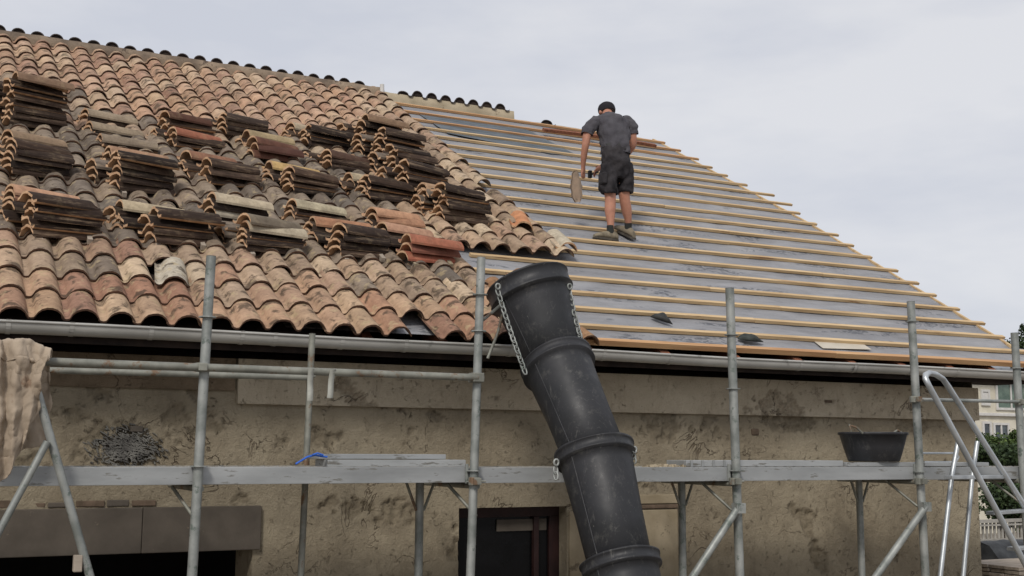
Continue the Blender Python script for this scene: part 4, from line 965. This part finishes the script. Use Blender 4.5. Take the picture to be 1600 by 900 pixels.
for pts_ in ([(J(938, 188.5, .16), .055), (J(931, 190, .16), .074), (J(926, 194, .15), .082), (J(921, 200, .14), .078), (J(918, 206, .13), .074), (J(917, 210, .13), .072)],
             [(J(972, 188.5, .16), .055), (J(979, 190, .16), .074), (J(984, 194, .16), .082), (J(987, 200, .155), .078), (J(988.5, 206, .15), .074), (J(989, 210, .15), .072)]):
    n_ = 16; vs = []
    for k, (c, r_) in enumerate(pts_):
        a_ = pts_[max(k-1, 0)][0]; e_ = pts_[min(k+1, len(pts_)-1)][0]; d_ = (e_-a_).normalized(); u_ = d_.cross(Vector((0, 1, 0))).normalized(); w_ = d_.cross(u_)
        for j in range(n_): t = 2*pi*j/n_; vs.append(c + (u_*cos(t) + w_*sin(t))*r_*(1+.05*noise.noise(Vector((k*.9, j*.7, c.x)))))
    b.add(vs, [(k*n_+j, (k+1)*n_+j, (k+1)*n_+(j+1) % n_, k*n_+(j+1) % n_) for k in range(len(pts_)-1) for j in range(n_)], 0, True)
WTX = bpy.data.textures.new('cloth_wrinkles', 'CLOUDS'); WTX.noise_scale = .11; WTX.noise_depth = 2
def wrinkle(o, st):
    sb = o.modifiers.new('s', 'SUBSURF'); sb.levels = sb.render_levels = 2
    dm = o.modifiers.new('w', 'DISPLACE'); dm.texture = WTX; dm.strength = st; dm.mid_level = .5; dm.texture_coords = 'GLOBAL'
wrinkle(b.build('tshirt', M['shirt'], person), .07)
b = MB()
loft(b, [(J(962, 231, .03), .158, .126), (J(962, 236, .02), .168, .134), (J(962, 246, .015), .176, .142), (J(963, 257, .01), .180, .145), (J(963, 268, .01), .178, .138), (J(963, 277, .01), .14, .11), (J(963, 281, .01), .06, .09)], 28, 0, wr=.05, seed=9)
loft(b, [(J(952, 256, .01), .085, .12), (J(951, 268, .01), .100, .125), (J(950.5, 280, .01), .102, .115), (J(951, 292, .01), .100, .108), (J(952, 302.5, .01), .098, .104), (J(952, 303, .01), .075, .08)], 20, 0, wr=.08, seed=5)
loft(b, [(J(974, 256, .01), .085, .12), (J(975, 268, .02), .100, .125), (J(975.5, 280, .03), .100, .115), (J(976, 292, .035), .098, .108), (J(976, 302.5, .04), .096, .104), (J(976, 303, .04), .072, .08)], 20, 0, wr=.08, seed=7)
wrinkle(b.build('shorts', M['shorts'], person), .07)
for nm, pp, sz in (('cargo_pocket', (942, 279), (.028, .07, .07)), ('holster', (985, 277), (.028, .045, .10))):
    P = J(pp[0], pp[1], -.02); b = MB(); b.box(P.x-sz[0], P.x+sz[0], P.y-sz[1], P.y+sz[1], P.z-sz[2], P.z+sz[2]); b.build(nm, M['shorts'], person, .02)
P = J(962, 231, .03); b = MB(); b.lathe(P, (0, 0, 1), [(-.02, .178), (.02, .178), (.02, .165), (-.02, .165)], 24)
o = b.build('belt', M['blk'], person); 
for i_, vtx in enumerate(o.data.vertices): vtx.co.y = P.y + (vtx.co.y-P.y)*.76
# cap, hair
P = J(948, 172, .33); b = MB()
b.lathe(P, (0, .35, 1), [(-.035, .100), (-.01, .106), (.03, .104), (.06, .09), (.085, .06), (.098, .02), (.099, .001)], 20); b.build('cap', M['cap'], person)
b = MB(); b.lathe(P, (0, .35, 1), [(-.06, .078), (-.035, .095), (-.02, .098)], 20); b.build('hair', M['hair'], person)
for s in (-1, 1):
    c = P + Vector((s*.088, .0, -.035)); b = MB(); b.lathe(c, (s, .2, 0), [(-.01, .03), (.006, .028), (.014, .02), (.014, .001)], 10); b.build('ear', M['skin'], person)
# face (hidden from here, but there)
hc = B[7][0]; fd = Vector((0, .55, -.83))
b = MB(); b.lathe(hc + fd*.06, fd, [(0, .022), (.03, .012), (.04, .001)], 8); b.build('nose', M['skin'], person)
for s in (-1, 1):
    b = MB(); b.lathe(hc + Vector((s*.03, .06, -.03)), fd, [(0, .012), (.012, .008), (.014, .001)], 8); b.build('eye', M['white'], person)
b = MB(); b.lathe(hc + Vector((0, .02, -.08)), fd, [(0, .022), (.006, .018), (.008, .001)], 8); b.build('mouth', M['brick'], person)
# socks, shoes
def shoe(ank, heel_dir, L, sole_z, name='shoe'):
    d = Vector(heel_dir).normalized(); s = Vector((-d.y, d.x, 0)).normalized(); upv = Vector((0, 0, 1)); h = ank.z - sole_z
    st_ = [(-.09, .034, .055, .085), (-.065, .046, .05, .115), (0, .050, .05, .118), (.06, .052, .05, .098), (.12, .058, .05, .080), (.17, .054, .04, .066), (.205, .036, .02, .045)]
    b = MB(); n = 12; vs = []
    slope = d.y*math.tan(PH)*.9
    for a_, w_, _, t_ in st_:
        c = Vector((ank.x, ank.y, sole_z)) + d*a_ + upv*(a_*slope)
        for j in range(n):
            t = 2*pi*j/n; zz = .5*t_*(1+sin(t)); vs.append(c + s*w_*cos(t)*(1 if sin(t) < .1 else .82) + upv*zz)
    m_ = len(st_); b.add(vs, [(i*n+j, i*n+(j+1) % n, (i+1)*n+(j+1) % n, (i+1)*n+j) for i in range(m_-1) for j in range(n)], 0, True); b.add(vs[:n], [tuple(range(n))[::-1]]); b.add(vs[-n:], [tuple(range(n))])
    o = b.build(name, M['shoe'], person); sb = o.modifiers.new('s', 'SUBSURF'); sb.levels = sb.render_levels = 1
    b = MB(); pts = []
    for a_, w_, _, t_ in st_:
        c = Vector((ank.x, ank.y, sole_z-.012)) + d*a_ + upv*(a_*slope); pts.append((c - s*(w_+.004), c + s*(w_+.004)))
    for (l0, r0), (l1, r1) in zip(pts, pts[1:]): b.hexa([l0, r0, r1, l1, l0+upv*.024, r0+upv*.024, r1+upv*.024, l1+upv*.024])
    b.build('sole', M['sole'], o)
a1 = B[26][0]; a2 = B[33][0]
shoe(a1 - Vector((.0, 0, -.012)), (-.97, .12, 0), .28, J(952, 376).z)
shoe(a2 - Vector((.0, 0, -.012)), (-.25, .9, 0), .28, J(980, 368, .11).z)
for k0, k1 in ((24, 26), (31, 33)):
    p0_, p1_ = B[k0][0], B[k1][0]; b = MB(); b.tube([p0_.lerp(p1_, .35), p0_.lerp(p1_, .6), p1_], .042, 14); b.build('sock', M['sock'], person)
# tool in the right hand
P = J(928, 270, .38); b = MB(); b.tube([P+Vector((.06, 0, .02)), P+Vector((-.05, 0, -.03))], .012, 8); b.box(P.x-.075, P.x-.035, P.y-.02, P.y+.02, P.z-.07, P.z+.02)
tag(b.build('hand_tool', M['blk'], None, .004), 'short dark tool gripped in the roofer\'s right hand', 'tool')
# tile fragment dropping from the left hand
b = MB(); n = 16; fr_ = []; bk = []
pa = J(899, 267, .1); pb = J(903, 316, .1); axl = (pb-pa); ln = axl.length; axl.normalize(); sd = Vector((.86, -.5, 0)).normalized()
for i in range(n+1):
    t = i/n; wv = .062*(.8+.35*t)*(sin(pi*min(1, max(0, t*.94+.03)))**.45)*(1+.28*noise.noise(Vector((t*7, 0, 0)))); c = pa + axl*ln*t
    for j in range(7):
        u = j/6*2-1; fr_.append(c + sd*wv*u + Vector((0, -.035*(1-u*u), 0))); bk.append(c + sd*wv*u + Vector((0, -.06*(1-u*u)+.022, 0)))
m_ = 7; q = [(i*m_+j, i*m_+j+1, (i+1)*m_+j+1, (i+1)*m_+j) for i in range(n) for j in range(6)]; K = len(fr_)
b.add(fr_+bk, [f[::-1] for f in q] + [tuple(x+K for x in f) for f in q] + [(i*m_, (i+1)*m_, K+(i+1)*m_, K+i*m_) for i in range(n)] + [(i*m_+6, K+i*m_+6, K+(i+1)*m_+6, (i+1)*m_+6) for i in range(n)] + [(j, K+j, K+j+1, j+1) for j in range(6)] + [(n*m_+j+1, K+n*m_+j+1, K+n*m_+j, n*m_+j) for j in range(6)], 0, True)
M['frag'] = pmat('tile_fragment_clay', rgb(122, 108, 94), rgb(150, 130, 112), 9, .9, bs=.4, fine=30)
tag(b.build('tile_fragment', M['frag'], None), 'rounded grey-brown tile fragment in the air below the roofer\'s left hand', 'tile fragment')

# ------------------------------------------------------------------ background on the right
def leafcrown(name, c, r, n, mat, size, parent, seed):
    rn = random.Random(seed); b = MB(); cl = [(c[0]+rn.uniform(-1, 1)*r[0]*.75, c[1]+rn.uniform(-1, 1)*r[1]*.75, c[2]+rn.uniform(-1, 1)*r[2]*.75, rn.uniform(.25, .5)) for _ in range(26)]
    for k in range(n):
        q = rn.choice(cl); d = Vector((rn.gauss(0, 1), rn.gauss(0, 1), rn.gauss(0, 1))).normalized()*rn.random()**.4*q[3]
        p = Vector((q[0]+d.x*r[0], q[1]+d.y*r[1], q[2]+d.z*r[2])); a = Vector((rn.gauss(0, 1), rn.gauss(0, 1), rn.gauss(0, .6))).normalized()*size*rn.uniform(.5, 1.2); e = a.cross(Vector((rn.gauss(0, 1), rn.gauss(0, 1), rn.gauss(0, 1)))).normalized()*size*.45
        b.add([p-a*.5, p+e, p+a*.5, p-e], [(0, 1, 2, 3)])
    return b.build(name, mat, parent)
def tree(px, py, Y, r, n, mat, size, seed, lab, zc=None, nm='tree', trunk=True):
    P = oY(px, py, Y); t = empty(nm, (P.x, Y, 0), lab, 'tree' if nm == 'tree' else 'bush')
    leafcrown('crown', (P.x, Y, P.z), r, n, mat, size, t, seed)
    b = MB(); b.tube([(P.x, Y, 0), (P.x+.1, Y, P.z*.5), (P.x, Y, P.z)], .16 if nm == 'tree' else .05, 10, r_end=.05)
    for k in range(5):
        a_ = k*1.3; b.tube([(P.x, Y, P.z*.75), (P.x+r[0]*.55*cos(a_), Y+r[1]*.5*sin(a_), P.z+r[2]*.3)], .05 if nm == 'tree' else .02, 6, r_end=.015)
    b.build('trunk', M['bark'], t)
tree(1585, 735, 19, (1.1, 1.0, .62), 7000, M['leaf2'], .09, 1, 'dark green bush right of the house, behind the scaffold', nm='bush')
tree(1560, 700, 21, (.7, .8, .45), 3500, M['leaf'], .08, 2, 'lighter flowering shrub below the neighbour\'s window', nm='bush')
tree(1600, 790, 17, (.9, .8, .5), 4000, M['leaf2'], .09, 6, 'low dark shrub behind the pale railing', nm='bush')
tree(1632, 532, 60, (2.2, 2.2, 1.7), 6000, M['leaf2'], .22, 3, 'distant dark tree rising beyond the right eave corner')
# neighbour's house
YN = 32.0
a = oY(1500, 700, YN).x; c = oY(1740, 700, YN).x; zt = oY(1560, 585, YN).z
nb = empty('neighbour_house', ((a+c)/2, YN, 0), 'cream neighbouring house with large upper window, seen past the corner', 'house')
b = MB(); b.box(a, c, YN, YN+9, 0, zt); b.build('wall', M['cream'], nb)
b = MB(); zz = oY(1560, 648, YN).z; b.box(a-.05, c+.05, YN-.12, YN-.003, zz-.06, zz+.06); b.build('string_course', M['white'], nb, .02)
b = MB(); b.hexa([Vector(p) for p in ((a-.4, YN-.5, zt), (c+.4, YN-.5, zt), (c+.4, YN+9.5, zt), (a-.4, YN+9.5, zt), (a-.4, YN-.5, zt+.2), (c+.4, YN-.5, zt+.2), (c+.4, YN+4.5, zt+1.6), (a-.4, YN+4.5, zt+1.6))]); b.build('roof', M['grey'], nb)
def nwin(p, q, mat, bars):
    A = oY(*p, YN); Cc = oY(*q, YN); fr = .09; b = MB()
    b.box(A.x-fr, Cc.x+fr, YN-.07, YN-.004, Cc.z-fr, Cc.z); b.box(A.x-fr, Cc.x+fr, YN-.07, YN-.004, A.z, A.z+fr); b.box(A.x-fr, A.x, YN-.07, YN-.004, Cc.z, A.z); b.box(Cc.x, Cc.x+fr, YN-.07, YN-.004, Cc.z, A.z)
    for k in range(1, bars): x_ = A.x+(Cc.x-A.x)*k/bars; b.box(x_-.035, x_+.035, YN-.06, YN-.01, Cc.z, A.z)
    o = b.build('window', M['white'], nb); b = MB(); b.box(A.x, Cc.x, YN-.03, YN-.005, Cc.z, A.z); b.build('pane', mat, o)
nwin((1556, 592), (1600, 638), M['shut'], 2); nwin((1553, 664), (1574, 690), M['glass'], 2); nwin((1536, 662), (1546, 690), M['glass'], 1)
nwin((1534, 612), (1543, 630), M['white'], 1)
# pale picket railing, tarpaulined load and boards
YF = 13.2
a = oY(1538, 812, YF); c = oY(1600, 850, YF); fen = empty('railing', (a.x, YF, 0), 'pale picket railing beyond the house corner, low at right', 'railing')
xe_ = c.x+.8; zt_, zb_ = a.z, oY(1545, 846, YF).z
for z0_, z1_ in ((zt_-.05, zt_), (zt_-.10, zt_-.075), (zb_, zb_+.035)):
    b = MB(); b.box(a.x-.1, xe_, YF, YF+.04, z0_, z1_); b.build('rail', M['rail'], fen)
x = a.x
while x < xe_:
    b = MB(); b.box(x, x+.035, YF+.042, YF+.065, zb_-.05, zt_-.052); b.build('picket', M['rail'], fen); x += .085
for x in (a.x-.05, a.x+.45, xe_-.05):
    b = MB(); b.box(x-.03, x+.03, YF+.07, YF+.13, 0, zt_); b.build('post', M['rail'], fen)
P = oY(1570, 852, 12.4); b = MB(); nx_, nz_ = 24, 8; vs = []
x0_, x1_ = oY(1540, 860, 12.4).x, P.x+1.3; z1_ = oY(1570, 845, 12.4).z
for j in range(nz_+1):
    for i in range(nx_+1):
        u, w_ = i/nx_, j/nz_; t = pi*w_; vs.append((x0_+(x1_-x0_)*u + .04*noise.noise(Vector((u*5, w_*4, 1))), 12.5-.45*cos(t), .02+(z1_-.02)*sin(t)**.4 + .05*noise.noise(Vector((u*7, w_*3, 4)))*sin(t)))
b.add(vs, [(j*(nx_+1)+i, j*(nx_+1)+i+1, (j+1)*(nx_+1)+i+1, (j+1)*(nx_+1)+i) for j in range(nz_) for i in range(nx_)], 0, True)
b.add([vs[j*(nx_+1)] for j in range(nz_+1)], [tuple(range(nz_+1))[::-1]]); b.add([vs[j*(nx_+1)+nx_] for j in range(nz_+1)], [tuple(range(nz_+1))])
tag(b.build('covered_load', M['tarp'], None), 'dark tarpaulin-covered heap in front of the pale railing', 'covered heap')
zt_ = oY(1560, 876, 11.2).z; bt = empty('board_pile', (oY(1575, 890, 11.2).x, 11.2, 0), 'pile of weathered pale boards at the lower right corner', 'boards')
xw = oY(1549, 880, 10.9).x
for r in range(8):
    for q in range(4):
        y0 = 10.5+q*.24; z0 = zt_-.05*(r+1); b = MB(); b.box(xw+random.uniform(0, .06), xw+2.2, y0, y0+.225, z0, z0+.04); b.build('board', M['plank'], bt, .004)
b = MB()
for x in (xw+.3, xw+1.6): b.box(x, x+.12, 10.5, 11.4, 0, zt_-.42)
b.build('bearer', M['plank'], bt)
# neighbouring wooded slope far off closes the horizon
b = MB(); vs = []
for i in range(60):
    x_ = -300+i*15; z_ = 5+3*noise.noise(Vector((x_*.01, 0, 2))); vs += [(x_, 420, -1), (x_, 460, z_), (x_, 700, z_*1.1)]
b.add(vs, [(3*i, 3*i+3, 3*i+4, 3*i+1) for i in range(59)] + [(3*i+1, 3*i+4, 3*i+5, 3*i+2) for i in range(59)], 0, True)
tag(b.build('hills', M['leaf2'], None), kind='structure')
print('objects', len(S.objects), 'tris ~', sum(len(o.data.polygons) for o in S.objects if o.type == 'MESH')*2)
